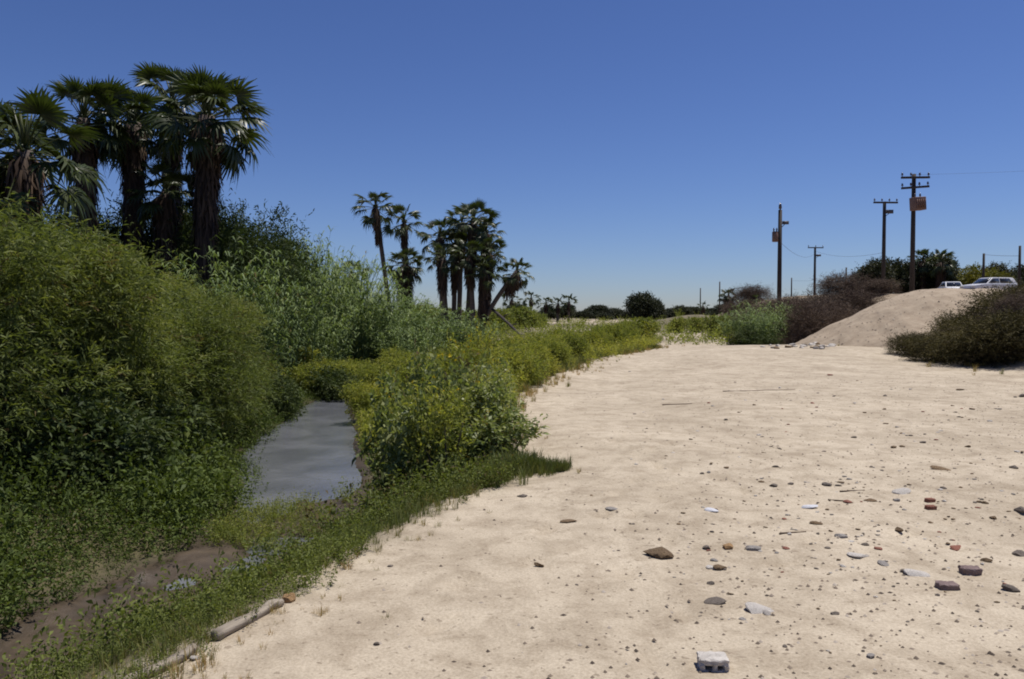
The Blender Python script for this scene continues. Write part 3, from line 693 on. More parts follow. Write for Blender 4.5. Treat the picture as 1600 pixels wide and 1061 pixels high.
# weeds beside the pool, on the near bank
W_SPOT = [(-1.3, 8.75, .9), (-1.0, 8.45, 1.0), (-.7, 8.3, .8), (-.42, 8.6, .62), (-1.35, 9.5, 1.1), (-.95, 9.2, 1.15), (-.55, 9.3, 1.05), (-.3, 9.1, .65), (-1.5, 10.4, 1.1), (-1.0, 10.4, 1.2), (-.5, 10.5, 1.1), (-.3, 10.2, .8), (-.08, 8.75, .42),
          (-1.3, 11.6, 1.1), (-.8, 11.8, 1.15), (-.45, 11.6, .9), (-1.1, 13, 1.1), (-.5, 13.1, 1.1), (-.3, 12.8, .75), (-.35, 14.4, .7)]
for k, (x_, y_, s) in enumerate(W_SPOT):
    o = put_shrub(WEEDSH if k % 3 != 2 else HERBW, 'weed_bush', 'upright leafy weed with yellow flecks in the tall clump between pool and sand', 'bush', 0, y_, 'tall weeds between pool and sand', (.72, .72, s * (.78 + .4 * ((k * 7) % 5) / 4)), x=x_)
    rng = np.random.default_rng(70 + k); n = 9
    a = rng.uniform(0, 6.28, n); r = .4 * np.sqrt(rng.uniform(.1, 1, n)); P = np.stack([r * np.cos(a), r * np.sin(a), rng.uniform(.6, 1.4, n) * (1.05 - .4 * r)], -1)
    P = np.repeat(P, 5, 0); D = unit(rng.normal(size=(n * 5, 3)) + np.array((0, 0, .5)))
    V, Fq = leaves(P, D, np.full(n * 5, .03), np.full(n * 5, .02), rng)
    part('flowers', np_mesh('flowers', V, [Fq], M_FLOWER, np.full(len(V), .5)), o)['kind'] = 'stuff'
for k, (x_, y_, s) in enumerate([(-.7, 16, .8), (.0, 17.5, .7), (-1.6, 15, .75), (-1.5, 18, .8), (.5, 20.5, .6), (-2.2, 20, .8), (1.2, 23, .55), (-.6, 22.5, .75), (2.0, 27, .6), (-3.2, 18.3, .6), (.9, 25, .7), (1.9, 30, .75), (3.4, 32.5, .7), (4.6, 35.5, .75), (.2, 28.5, .8), (5.4, 38, .8)]):
    put_shrub(HERBSH, 'leafy_shrub', 'leafy green shrub lining the sand edge beyond the pool', 'shrub', 0, y_, 'leafy shrubs along the sand edge', (s * 1.1, s * 1.1, s * 1.15), x=x_)

# ------------------------------------------------------------------ undergrowth and grass (nobody could count it)
def herb_template(seed, stems=8, per=7, h=.5, L=.085, W=.034, spread=.28):
    rng = np.random.default_rng(seed); P = []; D = []
    for i in range(stems):
        a = rng.uniform(0, 6.28); d = unit(np.array((math.cos(a) * spread * 1.6, math.sin(a) * spread * 1.6, 1.0))); hh = h * rng.uniform(.55, 1.1)
        b = np.array((math.cos(a), math.sin(a), 0)) * spread * .35 * rng.uniform()
        for j in range(per):
            t = (j + 1) / per
            P.append(b + d * hh * t); D.append(unit(rng.normal(size=3) + d * .5))
    P = np.array(P); D = np.array(D); n = len(P)
    V, Fq = leaves(P, D, L * rng.uniform(.6, 1.3, n), W * rng.uniform(.7, 1.3, n), rng, .25)
    return V, Fq, np.repeat(rng.normal(0, .1, n), 4)
def grass_template(seed, n=26, h=.34, W=.010, spread=.11, lean=.5):
    rng = np.random.default_rng(seed)
    a = rng.uniform(0, 6.28, n); d = np.stack([np.cos(a), np.sin(a), np.zeros(n)], -1); s = np.stack([-np.sin(a), np.cos(a), np.zeros(n)], -1)
    b = d * (spread * np.sqrt(rng.uniform(size=n)))[:, None]; L = h * rng.uniform(.5, 1.15, n); ln = lean * rng.uniform(.2, 1.2, n)
    m = b + d * (L * ln * .3)[:, None] + np.array((0, 0, 1)) * (L * .62)[:, None]
    t = b + d * (L * ln)[:, None] + np.array((0, 0, 1)) * (L * (1 - .25 * ln))[:, None]
    V = np.stack([b - s * W * .6, b + s * W * .6, m + s * W * .5, m - s * W * .5, t], 1).reshape(-1, 3)
    q = np.arange(n)[:, None] * 5
    return V, (q + np.array([[0, 1, 2, 3]]), q + np.array([[3, 2, 4]])), np.repeat(rng.normal(0, .12, n), 5)
def scatter(name, templates, X_, Y_, S_, tint, mat, label, seed, zs=None):
    rng = np.random.default_rng(seed); Z_ = H(X_, Y_) - .02
    pick = rng.integers(len(templates), size=len(X_)); Vs, Q, T3, Ts = [], [], [], []; off = 0
    for k, (V, Fc, tn) in enumerate(templates):
        ii = np.where(pick == k)[0]
        if not len(ii): continue
        a = rng.uniform(0, 6.28, len(ii)); c, s = np.cos(a), np.sin(a); sc = S_[ii]; zz = sc * rng.uniform(.8, 1.25, len(ii))
        W = np.stack([(V[None, :, 0] * c[:, None] - V[None, :, 1] * s[:, None]) * sc[:, None] + X_[ii][:, None],
                      (V[None, :, 0] * s[:, None] + V[None, :, 1] * c[:, None]) * sc[:, None] + Y_[ii][:, None], V[None, :, 2] * zz[:, None] + Z_[ii][:, None]], -1)
        m = len(V); base = off + np.arange(len(ii)) * m
        fl = Fc if isinstance(Fc, tuple) else (Fc,)
        for f in fl:
            (Q if f.shape[1] == 4 else T3).append((f[None] + base[:, None, None]).reshape(-1, f.shape[1]))
        Vs.append(W.reshape(-1, 3)); Ts.append((tint[ii][:, None] + tn[None]).ravel()); off += m * len(ii)
    me = np_mesh(name, np.concatenate(Vs), [np.concatenate(Q)] + ([np.concatenate(T3)] if T3 else []), mat, np.clip(np.concatenate(Ts), 0, 1))
    o = part(name, me); o['kind'] = 'stuff'; o['label'] = label
    return o
HERB_T = [herb_template(400 + s) for s in range(5)]
FINE_T = [herb_template(410 + s, 9, 9, .5, .062, .023) for s in range(5)]
GRASS_T = [grass_template(420 + s) for s in range(5)]
rng = np.random.default_rng(9)
# low leafy weeds on the far side of the creek
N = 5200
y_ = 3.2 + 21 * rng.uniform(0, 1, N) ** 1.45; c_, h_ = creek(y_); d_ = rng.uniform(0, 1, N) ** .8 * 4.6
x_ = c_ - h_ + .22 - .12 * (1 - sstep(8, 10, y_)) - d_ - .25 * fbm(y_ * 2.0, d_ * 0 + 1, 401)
scatter('weeds', FINE_T, x_, y_, (.5 + .5 * sstep(0, 1.2, d_)) * rng.uniform(.7, 1.3, N) * np.clip(1.1 + 1.4 * fbm(x_ * .8, y_ * .8, 403), .55, 2.1), .42 + .35 * fbm(x_ * .6, y_ * .6, 402) + rng.normal(0, .06, N), M_SHADEHERB, 'low leafy green weeds covering the far bank of the creek', 1)
# yellow-green growth on the creek flat
N = 5200
y_ = 14 + 32 * rng.uniform(0, 1, N) ** .9; e_ = sand_edge(y_); c_, h_ = creek(y_)
x_ = rng.uniform(0, 1, N); x_ = np.where(y_ < 23.5, (c_ + h_ + .15) + (e_ - .15 - c_ - h_ - .15) * x_, -13 + (e_ - .1 + 13) * x_)
x_ = x_ + np.where(y_ > 13, 1, 0) * np.where(rng.uniform(size=N) < .3, np.abs(rng.normal(0, .16, N)) * sstep(-.8, 0, x_ - e_), 0) * y_ / 15
scatter('undergrowth', HERB_T, x_, y_, (.9 + .7 * fbm(x_ * .3, y_ * .3, 411)) * rng.uniform(.8, 1.3, N) * (1 - .15 * sstep(-.6, 0, x_ - e_)), .66 + .45 * fbm(x_ * .35, y_ * .35, 412) + rng.normal(0, .07, N), M_MEADOW, 'yellow-green undergrowth filling the creek flat beyond the pool', 2)
# near bank: grass and weeds between water and sand
N = 2300
y_ = 2.6 + 12.5 * rng.uniform(0, 1, N) ** 1.1; e_ = sand_edge(y_); c_, h_ = creek(y_); u_ = rng.uniform(0, 1, N)
x_ = (c_ + h_) + (e_ + .06 - c_ - h_) * (.26 + .74 * u_ ** .6)
ok = fbm(x_ * 1.3, y_ * 1.3, 421) > -.42
x_, y_, u_ = x_[ok], y_[ok], u_[ok]; N = len(x_)
scatter('bank_weeds', FINE_T, x_, y_, rng.uniform(.3, .75, N) * (1 - .4 * u_ ** 2) * (.75 + .4 * sstep(4, 8, y_)) * np.clip(.85 + 1.3 * fbm(x_ * 1.6, y_ * 1.6, 424), .35, 1.7), .40 + .4 * fbm(x_ * .9, y_ * .9, 422) + rng.normal(0, .06, N), M_HERB, 'patchy leafy weeds on the near bank between water and sand', 3)
N = 420; y_ = rng.uniform(8.4, 10.8, N); c_, h_ = creek(y_); x_ = c_ + rng.uniform(-1, 1, N) * h_
ok = fbm(x_ * 1.7, y_ * 1.7, 425) > .05; x_, y_ = x_[ok], y_[ok]; N = len(x_)
scatter('water_weeds', FINE_T, x_, y_, rng.uniform(.25, .55, N), .45 + rng.normal(0, .1, N), M_HERB, 'sparse weeds standing in the mud at the pool mouth', 8)
N = 2600
y_ = 2.6 + 34 * rng.uniform(0, 1, N) ** 1.5; e_ = sand_edge(y_)
x_ = e_ - .22 + rng.normal(0, .24, N) * (1 + .02 * y_) + .35 * fbm(y_ * 1.9, y_ * 0, 431)
ok = fbm(x_ * 1.3, y_ * 1.3, 432) > -.12
x_, y_, e_ = x_[ok], y_[ok], e_[ok]; N = len(x_)
scatter('grass', GRASS_T, x_, y_, rng.uniform(.25, .95, N) * (1 - .45 * sstep(-.2, .3, x_ - e_)) * (.42 + .58 * sstep(5, 12, y_)), .48 + .4 * fbm(x_ * .8, y_ * .8, 433) + rng.normal(0, .12, N) + .4 * sstep(-.15, .25, x_ - e_), M_GRASS, 'ragged strip of green grass along the edge of the sand', 4)
# tongue of grass running onto the sand
N = 300; t_ = rng.uniform(0, 1, N); p0 = ground_pixel(770, 742); p1 = ground_pixel(880, 735)
x_ = p0[0] + (p1[0] - p0[0]) * t_ + rng.normal(0, .05, N); y_ = p0[1] + (p1[1] - p0[1]) * t_ + rng.normal(0, .26, N) * (1 - .8 * t_)
o = scatter('grass_tongue', GRASS_T, x_, y_, rng.uniform(.45, .85, N) * (1 - .55 * t_), .38 + rng.normal(0, .1, N), M_GRASS, 'tongue of bluish green grass creeping out onto the sand', 5)
# far bed scrub
N = 2600
y_ = 44 + 150 * rng.uniform(0, 1, N) ** 1.3; lo = -.75 * y_; hi = np.interp(y_, YT, XT) - 2
x_ = lo + (hi - lo) * rng.uniform(0, 1, N)
ok = (fbm(x_ * .05, y_ * .03, 74) > -.02) | (x_ < -.02 * y_)
x_, y_ = x_[ok], y_[ok]; N = len(x_)
scatter('far_scrub', HERB_T, x_, y_, rng.uniform(1.0, 2.4, N), .45 + .4 * fbm(x_ * .1, y_ * .1, 442) + rng.normal(0, .08, N), M_MEADOW, 'low green scrub spread over the far river bed', 6)
# dry tufts along the foot of the road bank
N = 160; y_ = rng.uniform(21, 60, N); x_ = np.interp(y_, YT, XT) + rng.normal(.6, .9, N)
scatter('dry_grass', GRASS_T, x_, y_, rng.uniform(.3, .8, N), np.clip(.85 + rng.normal(0, .15, N), 0, 1), M_GRASS, 'dry yellowed tufts along the foot of the road bank', 7)

# ------------------------------------------------------------------ far side of the sand and the road bank
for (px, Yd, s, lab) in [(1000, 44, (1.15, 1.15, .95), 'bright green round shrub at the tip of the sand flat'), (945, 47, (1.1, 1.1, .72), 'low green shrub beside the tip of the sand flat'), (1060, 75, (1.3, 1.3, .95), 'pale green bush standing alone on far sand'),
                         (1088, 76, (1.1, 1.1, 1.0), 'pale green bush next to the lone bush on far sand'), (1122, 62, (1.4, 1.4, 1.15), 'yellowish green bush at the foot of the bank below the short palm')]:
    put_shrub(FARSH, 'green_bush', lab, 'bush', px, Yd, None, s)
for (px, Yd, s, lab) in [(1165, 46, (.75, .75, .60), 'low cane clump on the shadowed side of the bank'), (1190, 45, (.8, .8, .76), 'tall dark cane clump on the bank below the first pole'), (1212, 48, (.7, .7, .70), 'cane clump squeezed between the dark cane and dry brush')]:
    put_shrub(CANE, 'giant_cane', lab, 'cane', px, Yd, 'cane on the road bank', s, fname='foliage', sname='stalks', dz=-.1)
put_shrub(DARKGREEN, 'dark_bush', 'dark bush at the foot of the bank cane', 'bush', 1178, 43.5, None, (1.2, 1.2, .8))
for (px, Yd, s) in [(1265, 43, (1.0, 1.0, .95)), (1300, 45, (1.1, 1.1, .95)), (1335, 47, (1.0, 1.0, .72)), (1240, 47, (.7, .7, .75)), (1275, 49, (1.1, 1.1, 1.05)), (1320, 52, (1.2, 1.2, .85)), (1225, 56, (1.2, 1.2, .95)), (1370, 50, (.8, .8, .45)), (1205, 60, (1.1, 1.1, .9)), (1182, 63, (1.1, 1.1, .8)), (1160, 70, (1.2, 1.2, .7)), (1158, 82, (1.4, 1.4, .9)), (1174, 92, (1.5, 1.5, .9)), (1235, 52, (.9, .9, .9)), (1250, 45, (.6, .6, .62))]:
    put_shrub(DRYSH, 'dry_brush', 'leafless brown brush on the bank between the cane and the sand heap', 'brush', px, Yd, 'dry brush on the road bank', s, dz=-.1)
for (px, Yd, s, lab) in [(1470, 27.5, (.8, .8, .52), 'low dark scrub bush at the foot of the sand heap'), (1540, 25.5, (1.1, 1.1, .74), 'largest dark olive scrub bush below the parked cars'), (1602, 24.5, (1.15, 1.15, .82), 'dark olive scrub bush beyond the largest one, foot of the bank'),
                         (1580, 28.5, (1.1, 1.1, .85), 'olive scrub bush higher on the bank under the pale car'), (1425, 30, (.6, .6, .45), 'smallest straggling scrub bush at the toe of the sand heap'), (1520, 29, (.9, .9, .7), 'olive scrub bush behind the largest one on the slope')]:
    put_shrub(DARKSH, 'scrub_bush', lab, 'bush', px, Yd, None, s)
for (px, Yd, s) in [(1365, 92, .95), (1395, 98, 1.05), (1425, 100, 1.0), (1455, 97, 1.1), (1490, 100, .75), (1560, 88, .82), (1595, 90, .8), (1510, 95, .6)]:
    put_shrub(BROADTREE, 'road_tree', 'dark broad-crowned tree in the row behind the poles and parked cars', 'tree', px, Yd, 'dark trees along the road', (s, s, s), fname='crown', sname='trunk')
for (px, Yd, s) in [(1550, 26.2, (.5, .5, .6)), (1492, 28, (.45, .45, .42)), (1592, 26.5, (.55, .55, .66))]:
    put_shrub(DRYSH, 'dry_brush', 'thin brown dry brush poking out of the dark olive scrub', 'brush', px, Yd, 'dry brush in the olive scrub', s)
put_shrub(YELLOWTREE, 'yellow_tree', 'yellow-green tree just behind the pale parked car', 'tree', 1530, 78, None, (1.0, 1.0, .95), fname='crown', sname='trunk')
put_shrub(BROADTREE, 'dome_tree', 'large dark dome-shaped tree alone on the far bed', 'tree', 1003, 150, None, (1.32, 1.2, 1.15), fname='crown', sname='trunk')
put_shrub(BROADTREE, 'dome_tree', 'dark low tree leaning against the lone dome-shaped tree', 'tree', 1022, 152, None, (.85, .9, .9), fname='crown', sname='trunk')
rng = np.random.default_rng(77)
for k in range(46):
    px = 780 + 400 * (k + rng.uniform(-.3, .3)) / 46; Yd = rng.uniform(170, 230); s = rng.uniform(.35, .75)
    put_shrub(BROADTREE, 'far_shrub', 'dark low shrub in the hazy row closing the far river bed', 'shrub', px, Yd, 'far shrubs along the skyline', (s * 1.6, s * 1.6, s * rng.uniform(.6, 1.1)))
for k in range(26):
    px = 560 + 290 * (k + rng.uniform(-.3, .3)) / 26; Yd = rng.uniform(75, 120); s = rng.uniform(1.1, 1.9)
    put_shrub(FARSH, 'far_bush', 'green bush on the far flat behind the palm clump', 'bush', px, Yd, 'bushes behind the palm clump', (s * 1.3, s * 1.3, s))

# ------------------------------------------------------------------ utility poles and wires
def pole_thing(label, px, top_py, Yd, r=.17, arms=(), box=None, bracket=None, name='utility_pole', cap=False, group='utility poles along the road'):
    X_ = xat(px, Yd); zb = top_z(X_, Yd); zt = zat(top_py, Yd); h = zt - zb
    o = thing(name, label, 'pole', (X_, Yd, zb), 0, None, group)
    mb = MB(); mb.tube([(0, 0, -.4), (0, 0, h * .5), (0, 0, h)], [r, r * .9, r * .78], 10); part('pole', mb.mesh('pole', M_POLE, True), o)
    for (dz, half, rz, nins, tilt) in arms:
        mb = MB(); mb.box((0, 0, 0), (half * 2, .14, .16)); a = part('crossarm', bevelled(mb.mesh('crossarm', M_POLE), .012), o, (0, -r - .05, h - dz), (0, tilt, rz))
        for q in range(nins):
            x = (-1 + 2 * q / (nins - 1)) * half * .93
            mb = MB(); mb.tube([(0, 0, .08), (0, 0, .16), (0, 0, .18), (0, 0, .24), (0, 0, .26), (0, 0, .33), (0, 0, .37)], [.025, .025, .085, .085, .055, .07, .03], 8)
            part('insulator', mb.mesh('insulator', M_CERAMIC, True), a, (x, 0, 0))
    if box:
        dz, w, hh, off, can = box
        mb = MB()
        if can:
            mb.tube([(0, 0, -hh / 2), (0, 0, -hh / 2 + .04), (0, 0, hh / 2 - .05), (0, 0, hh / 2)], [w * .42, w * .5, w * .5, w * .4], 14)
            t = part('transformer', mb.mesh('transformer', M_STEEL, True), o, (off, -.1, h - dz))
        else:
            mb.box((0, 0, 0), (w, .7, hh)); t = part('transformer', bevelled(mb.mesh('transformer', M_STEEL), .05), o, (off, -r - .36, h - dz), (0, R(-4), R(12)))
            for q in range(5):
                mb = MB(); mb.box((0, 0, 0), (.035, .10, hh * .7)); part('cooling_fin', mb.mesh('cooling_fin', M_STEEL), t, (-w * .38 + q * w * .19, -.39, -.03))
        for q in (-1, 1):
            mb = MB(); mb.tube([(0, 0, 0), (0, 0, .1), (0, 0, .12), (0, 0, .3)], [.05, .05, .08, .03], 8); part('bushing', mb.mesh('bushing', M_CERAMIC, True), t, (q * w * .24, 0, hh / 2))
    if bracket:
        dz, ln, hh = bracket
        mb = MB(); mb.box((r + ln / 2, 0, 0), (ln, .16, hh)); mb.tube([(0, 0, -.5), (ln * .8, 0, -hh * .4)], .03, 5); part('bracket', mb.mesh('bracket', M_DARKSTEEL), o, (0, -.02, h - dz))
    if cap:
        mb = MB(); mb.tube([(0, 0, 0), (0, 0, .1), (0, 0, .13), (0, 0, .4), (0, 0, .6)], [.06, .06, .14, .12, .03], 8); part('insulator', mb.mesh('insulator', M_CERAMIC, True), o, (0, 0, h - .02))
    return np.array((X_, Yd, zt))
pA = pole_thing('tallest utility pole with two crossarms and a rusty transformer box', 1424, 272, 62, .19, [(.30, 1.18, R(8), 4, R(-2)), (1.05, 1.15, R(8), 4, R(-5))], (2.35, .95, 1.0, .06, False))
pB = pole_thing('utility pole with single crossarm and a small bracket beside the tallest pole', 1379, 315, 76, .19, [(.12, 1.25, R(10), 4, R(-1))], None, (.95, .62, .34))
pC = pole_thing('bare-topped utility pole with a transformer can above the green cane', 1217, 328, 66, .19, [], (2.2, .5, .85, -.42, True), (1.05, .5, .26), cap=True)
pD = pole_thing('far utility pole with one short crossarm behind the brown brush', 1272, 386, 125, .2, [(.12, 1.25, R(5), 3, 0)], None, (1.3, .7, .3))
pE = pole_thing('thin far post above the brown brush', 1321, 418, 130, .14, group=None, name='far_post')
pF = pole_thing('thin far post between the can pole and the far crossarm pole', 1236, 434, 140, .13, group=None, name='far_post')
pG = pole_thing('thin far post rising above the far sand bank', 1124, 440, 170, .16, group=None, name='far_post')
pH = pole_thing('thinnest far post beside the lone dome-shaped tree', 1094, 450, 185, .15, group=None, name='far_post')
pI = pole_thing('short dark post behind the yellow-green tree', 1535, 396, 74, .13, group=None, name='fence_post')
pJ = pole_thing('grey post just past the tail of the pale car', 1591, 384, 60, .11, group=None, name='fence_post')
def wire(label, a, b, sag=.4, r=.018):
    t = np.linspace(0, 1, 14)[:, None]; a = np.array(a); b = np.array(b)
    pts = (b - a) * t - np.array((0, 0, sag)) * 4 * t * (1 - t)
    mb = MB(); mb.tube(pts, r, 5); o = part('power_line', mb.mesh('power_line', M_WIRE)); o.location = a
    tag(o, label, 'wire', 'power lines')
wire('thin wire from the can pole to the far crossarm pole', pC - (0, 0, 2.6), pD - (0, 0, 1.0), .9, .013)
wire('thin wire from the far crossarm pole to the single crossarm pole', pD - (0, 0, .6), pB - (0, 0, 4.8), .6, .013)
wire('level wire between the short dark post and the grey post', pI - (0, 0, .1), pJ - (0, 0, .75), .05, .014)
wire('wire running from the tallest pole out over the grey post', pA - (0, 0, .05), np.array((60, 50, pA[2] + .6)), .5, .006)
wire('low wire between two thin far posts behind the brush', pF - (0, 0, .5), pE - (0, 0, 1.4), .3, .012)

# ------------------------------------------------------------------ parked cars
def car(label, X_, Y_, rz, paint, wagon=False, sc=1.0):
    o = thing('parked_car', label, 'car', (X_, Y_, top_z(X_, Y_)), rz, sc)
    def extrude(profile, y0, y1, inset=0.0):
        P = np.array(profile); n = len(P); mb = MB()
        V = np.concatenate([np.stack([P[:, 0], np.full(n, y0), P[:, 1]], -1), np.stack([P[:, 0], np.full(n, y1), P[:, 1]], -1)])
        if inset:
            zz = np.clip((V[:, 2] - .9) / .55, 0, 1); V[:, 1] *= 1 - inset * zz
        q = [(i, (i + 1) % n, n + (i + 1) % n, n + i) for i in range(n)]
        mb.add(V, [np.array(q), np.array([list(range(n))[::-1]]), np.array([list(range(n, 2 * n))])]); return mb
    body = [(-2.15, .32), (-2.2, .55), (-2.12, .78), (-1.1, .90), (1.45, .92), (2.15, .86), (2.2, .6), (2.15, .34), (1.75, .30), (1.68, .5), (1.45, .62), (1.2, .5), (1.13, .30), (-1.0, .30), (-1.07, .5), (-1.3, .62), (-1.55, .5), (-1.62, .30)]
    part('body', bevelled(extrude(body, -.84, .84).mesh('body', paint), .03), o)
    tail = (2.0, .90) if wagon else (1.65, .905)
    cab = [(-1.05, .89), (-.42, 1.38), (-.2, 1.42), (1.0 + .45 * wagon, 1.42), (1.15 + .55 * wagon, 1.38), tail]
    part('cabin', bevelled(extrude(cab, -.78, .78, .2).mesh('cabin', paint), .03), o)
    for s in (-1, 1):
        for (a, b, c, d) in [((-.86, .95), (-.38, 1.33), (.22, 1.35), (.22, .95)), ((.30, .95), (.30, 1.35), (.98 + .3 * wagon, 1.34), (1.28 + .3 * wagon, .95))]:
            P = np.array([a, b, c, d]); ins = lambda z: .785 * (1 - .2 * np.clip((z - .9) / .55, 0, 1)) + .008
            mb = MB(); V = np.concatenate([np.stack([P[:, 0], s * ins(P[:, 1]), P[:, 1]], -1), np.stack([P[:, 0], s * (ins(P[:, 1]) - .03), P[:, 1]], -1)])
            mb.add(V, [np.array([(0, 1, 2, 3), (7, 6, 5, 4), (0, 4, 5, 1), (1, 5, 6, 2), (2, 6, 7, 3), (3, 7, 4, 0)])]); part('window', mb.mesh('window', M_GLASS), o)
        for xw in (-1.31, 1.44):
            mb = MB(); mb.tube([(0, -.1, 0), (0, -.07, 0), (0, .07, 0), (0, .1, 0)], [.27, .31, .31, .27], 18); w = part('wheel', mb.mesh('wheel', M_TYRE, True), o, (xw, s * .75, .31))
            mb = MB(); mb.tube([(0, s * .06, 0), (0, s * .105, 0), (0, s * .115, 0)], [.18, .18, .06], 14); part('rim', mb.mesh('rim', M_CHROME), w)
        mb = MB(); mb.box((0, 0, 0), (.06, .3, .12)); part('headlight', mb.mesh('headlight', M_LAMP), o, (-2.19, s * .6, .66))
        mb = MB(); mb.box((0, 0, 0), (.05, .25, .14)); part('tail_light', mb.mesh('tail_light', M_TAIL), o, (2.19, s * .65, .72))
    for (xa, za, xb, zb, nm) in [(-1.0, .95, -.46, 1.36, 'windscreen'), (tail[0] - .04, .97, 1.15 + .55 * wagon + .02, 1.35, 'rear_window')]:
        dx = -.012 if nm == 'windscreen' else .012
        mb = MB(); V = np.array([(xa + dx, -.68, za), (xa + dx, .68, za), (xb + dx, .58, zb), (xb + dx, -.58, zb)]); V = np.concatenate([V, V - np.array((dx * 2.5, 0, .01))])
        mb.add(V, [np.array([(0, 1, 2, 3), (7, 6, 5, 4), (0, 4, 5, 1), (1, 5, 6, 2), (2, 6, 7, 3), (3, 7, 4, 0)])]); part(nm, mb.mesh(nm, M_GLASS), o)
    for xb in (-2.2, 2.2):
        mb = MB(); mb.box((0, 0, 0), (.1, 1.6, .14)); part('bumper', bevelled(mb.mesh('bumper', M_DARKSTEEL), .02), o, (xb, 0, .44))
    return o
car('pale grey-white parked car on the road bank above the olive scrub', xat(1545, 66), 66, R(14), M_CARPAINT, True, 1.0)
car('white parked car half hidden behind the crest of the sand heap', xat(1486, 74), 74, R(74), M_CARPAINT, False, .95)

# ------------------------------------------------------------------ stones, bricks and timber on the sand
def rock_mesh(name, seed, mat, flat=.6, angular=.5, sub=2):
    import bmesh
    rng = np.random.default_rng(seed); bm = bmesh.new(); bmesh.ops.create_icosphere(bm, subdivisions=sub, radius=.5)
    pl = unit(rng.normal(size=(9, 3))); pd = rng.uniform(.26, .46, 9); ph = rng.uniform(0, 6, 6)
    for v in bm.verts:
        p = np.array(v.co)
        if angular:
            for nrm, dd in zip(pl, pd):
                e = p @ nrm - dd
                if e > 0: p = p - nrm * e * (.55 + .45 * angular)
        p = p * (1 + .05 * math.sin(p[0] * 9 + ph[0]) + .05 * math.sin(p[1] * 11 + ph[1]) + .05 * math.sin(p[2] * 10 + ph[2]))
        p[2] *= flat; v.co = p
    me = bpy.data.meshes.new(name); bm.to_mesh(me); bm.free(); me.materials.append(mat)
    return me
def rough_box(name, mat, dims, seed, amp=.05, cuts=5):
    import bmesh
    r_ = np.random.default_rng(seed); bm = bmesh.new(); bmesh.ops.create_cube(bm, size=1.0)
    bmesh.ops.subdivide_edges(bm, edges=bm.edges[:], cuts=cuts, use_grid_fill=True)
    ph = r_.uniform(0, 6, 6); m = min(dims)
    for v in bm.verts:
        p = np.array(v.co); e = np.sort(np.abs(p))[::-1]; corner = max(0, e[1] - .42) * 3.2 * (1 + .8 * math.sin(p[0] * 7 + ph[4]) * math.sin(p[1] * 8 + p[2] * 6 + ph[5]))
        p = p * (1 - .28 * corner) * np.array(dims)
        q = p / max(dims) * 12
        p = p + m * amp * np.array((math.sin(q[1] * 1.7 + q[2] + ph[0]), math.sin(q[0] * 1.9 + q[2] + ph[1]), math.sin(q[0] * 1.6 + q[1] * 1.3 + ph[2]))) + r_.normal(0, m * amp * .35, 3)
        v.co = p
    me = bpy.data.meshes.new(name); bm.to_mesh(me); bm.free(); me.materials.append(mat); return me
def brick_mesh(name, mat, dims, seed, bev=.006):
    rng = np.random.default_rng(seed); mb = MB(); mb.box((0, 0, 0), dims)
    me = mb.mesh(name, mat)
    for v in me.vertices: v.co = Vector(np.array(v.co) * (1 + rng.normal(0, .06, 3)))
    return bevelled(me, bev, 2)
ROCKS = {}
for nm, mt in (('dark', M_DARKROCK), ('grey', M_GREYROCK), ('brown', M_BROWNROCK), ('ochre', M_OCHRE), ('pale', M_CONC), ('blue', M_PALEBLUE), ('red', M_BRICK), ('purple', M_PURPLE)):
    ROCKS[nm] = [rock_mesh(nm + '_stone', 600 + 7 * len(ROCKS) + s, mt, .62, .9) for s in range(4)]
def stone(name, label, cat, px, py, wpx, kind, flat=1.0, group=None, seed=0, elong=1.0, sink=.30):
    rng = np.random.default_rng(8000 + seed); p = ground_pixel(px, py); w = wpx / F * p[1]
    o = part(name, ROCKS[kind][int(rng.integers(4))]); o.scale = (w * elong ** .5, w / elong, w * flat)
    o.rotation_euler = (rng.normal(0, .1), rng.normal(0, .1), rng.normal(0, .35))
    o.location = (p[0], p[1], top_z(p[0], p[1]) + w * flat * .31 * (1 - 2 * sink)); tag(o, label, cat, group)
    return o
# broken concrete block with two open cells toward the camera
p = ground_pixel(1117, 1050); w = 46 / F * p[1]; zb = top_z(p[0], p[1])
o = thing('concrete_block', 'broken hollow concrete block with sunlit top and dark cells', 'concrete block', (p[0], p[1] + w * .3, zb - .012), R(-3))
part('top_slab', rough_box('top_slab', M_CONC, (w, w * .8, w * .2), 1, .10), o, (0, 0, w * .40))
part('bottom_slab', rough_box('bottom_slab', M_CONC, (w * .97, w * .76, w * .15), 2, .12), o, (0, 0, w * .05))
for q in (-.40, .03, .41):
    part('web', rough_box('web', M_CONC, (w * .17, w * .7, w * .34), int(q * 100) + 60, .10, 3), o, (w * q, 0, w * .22))
part('back_face', rough_box('back_face', M_CONC, (w * .9, w * .2, w * .3), 7, .08), o, (0, w * .25, w * .22))
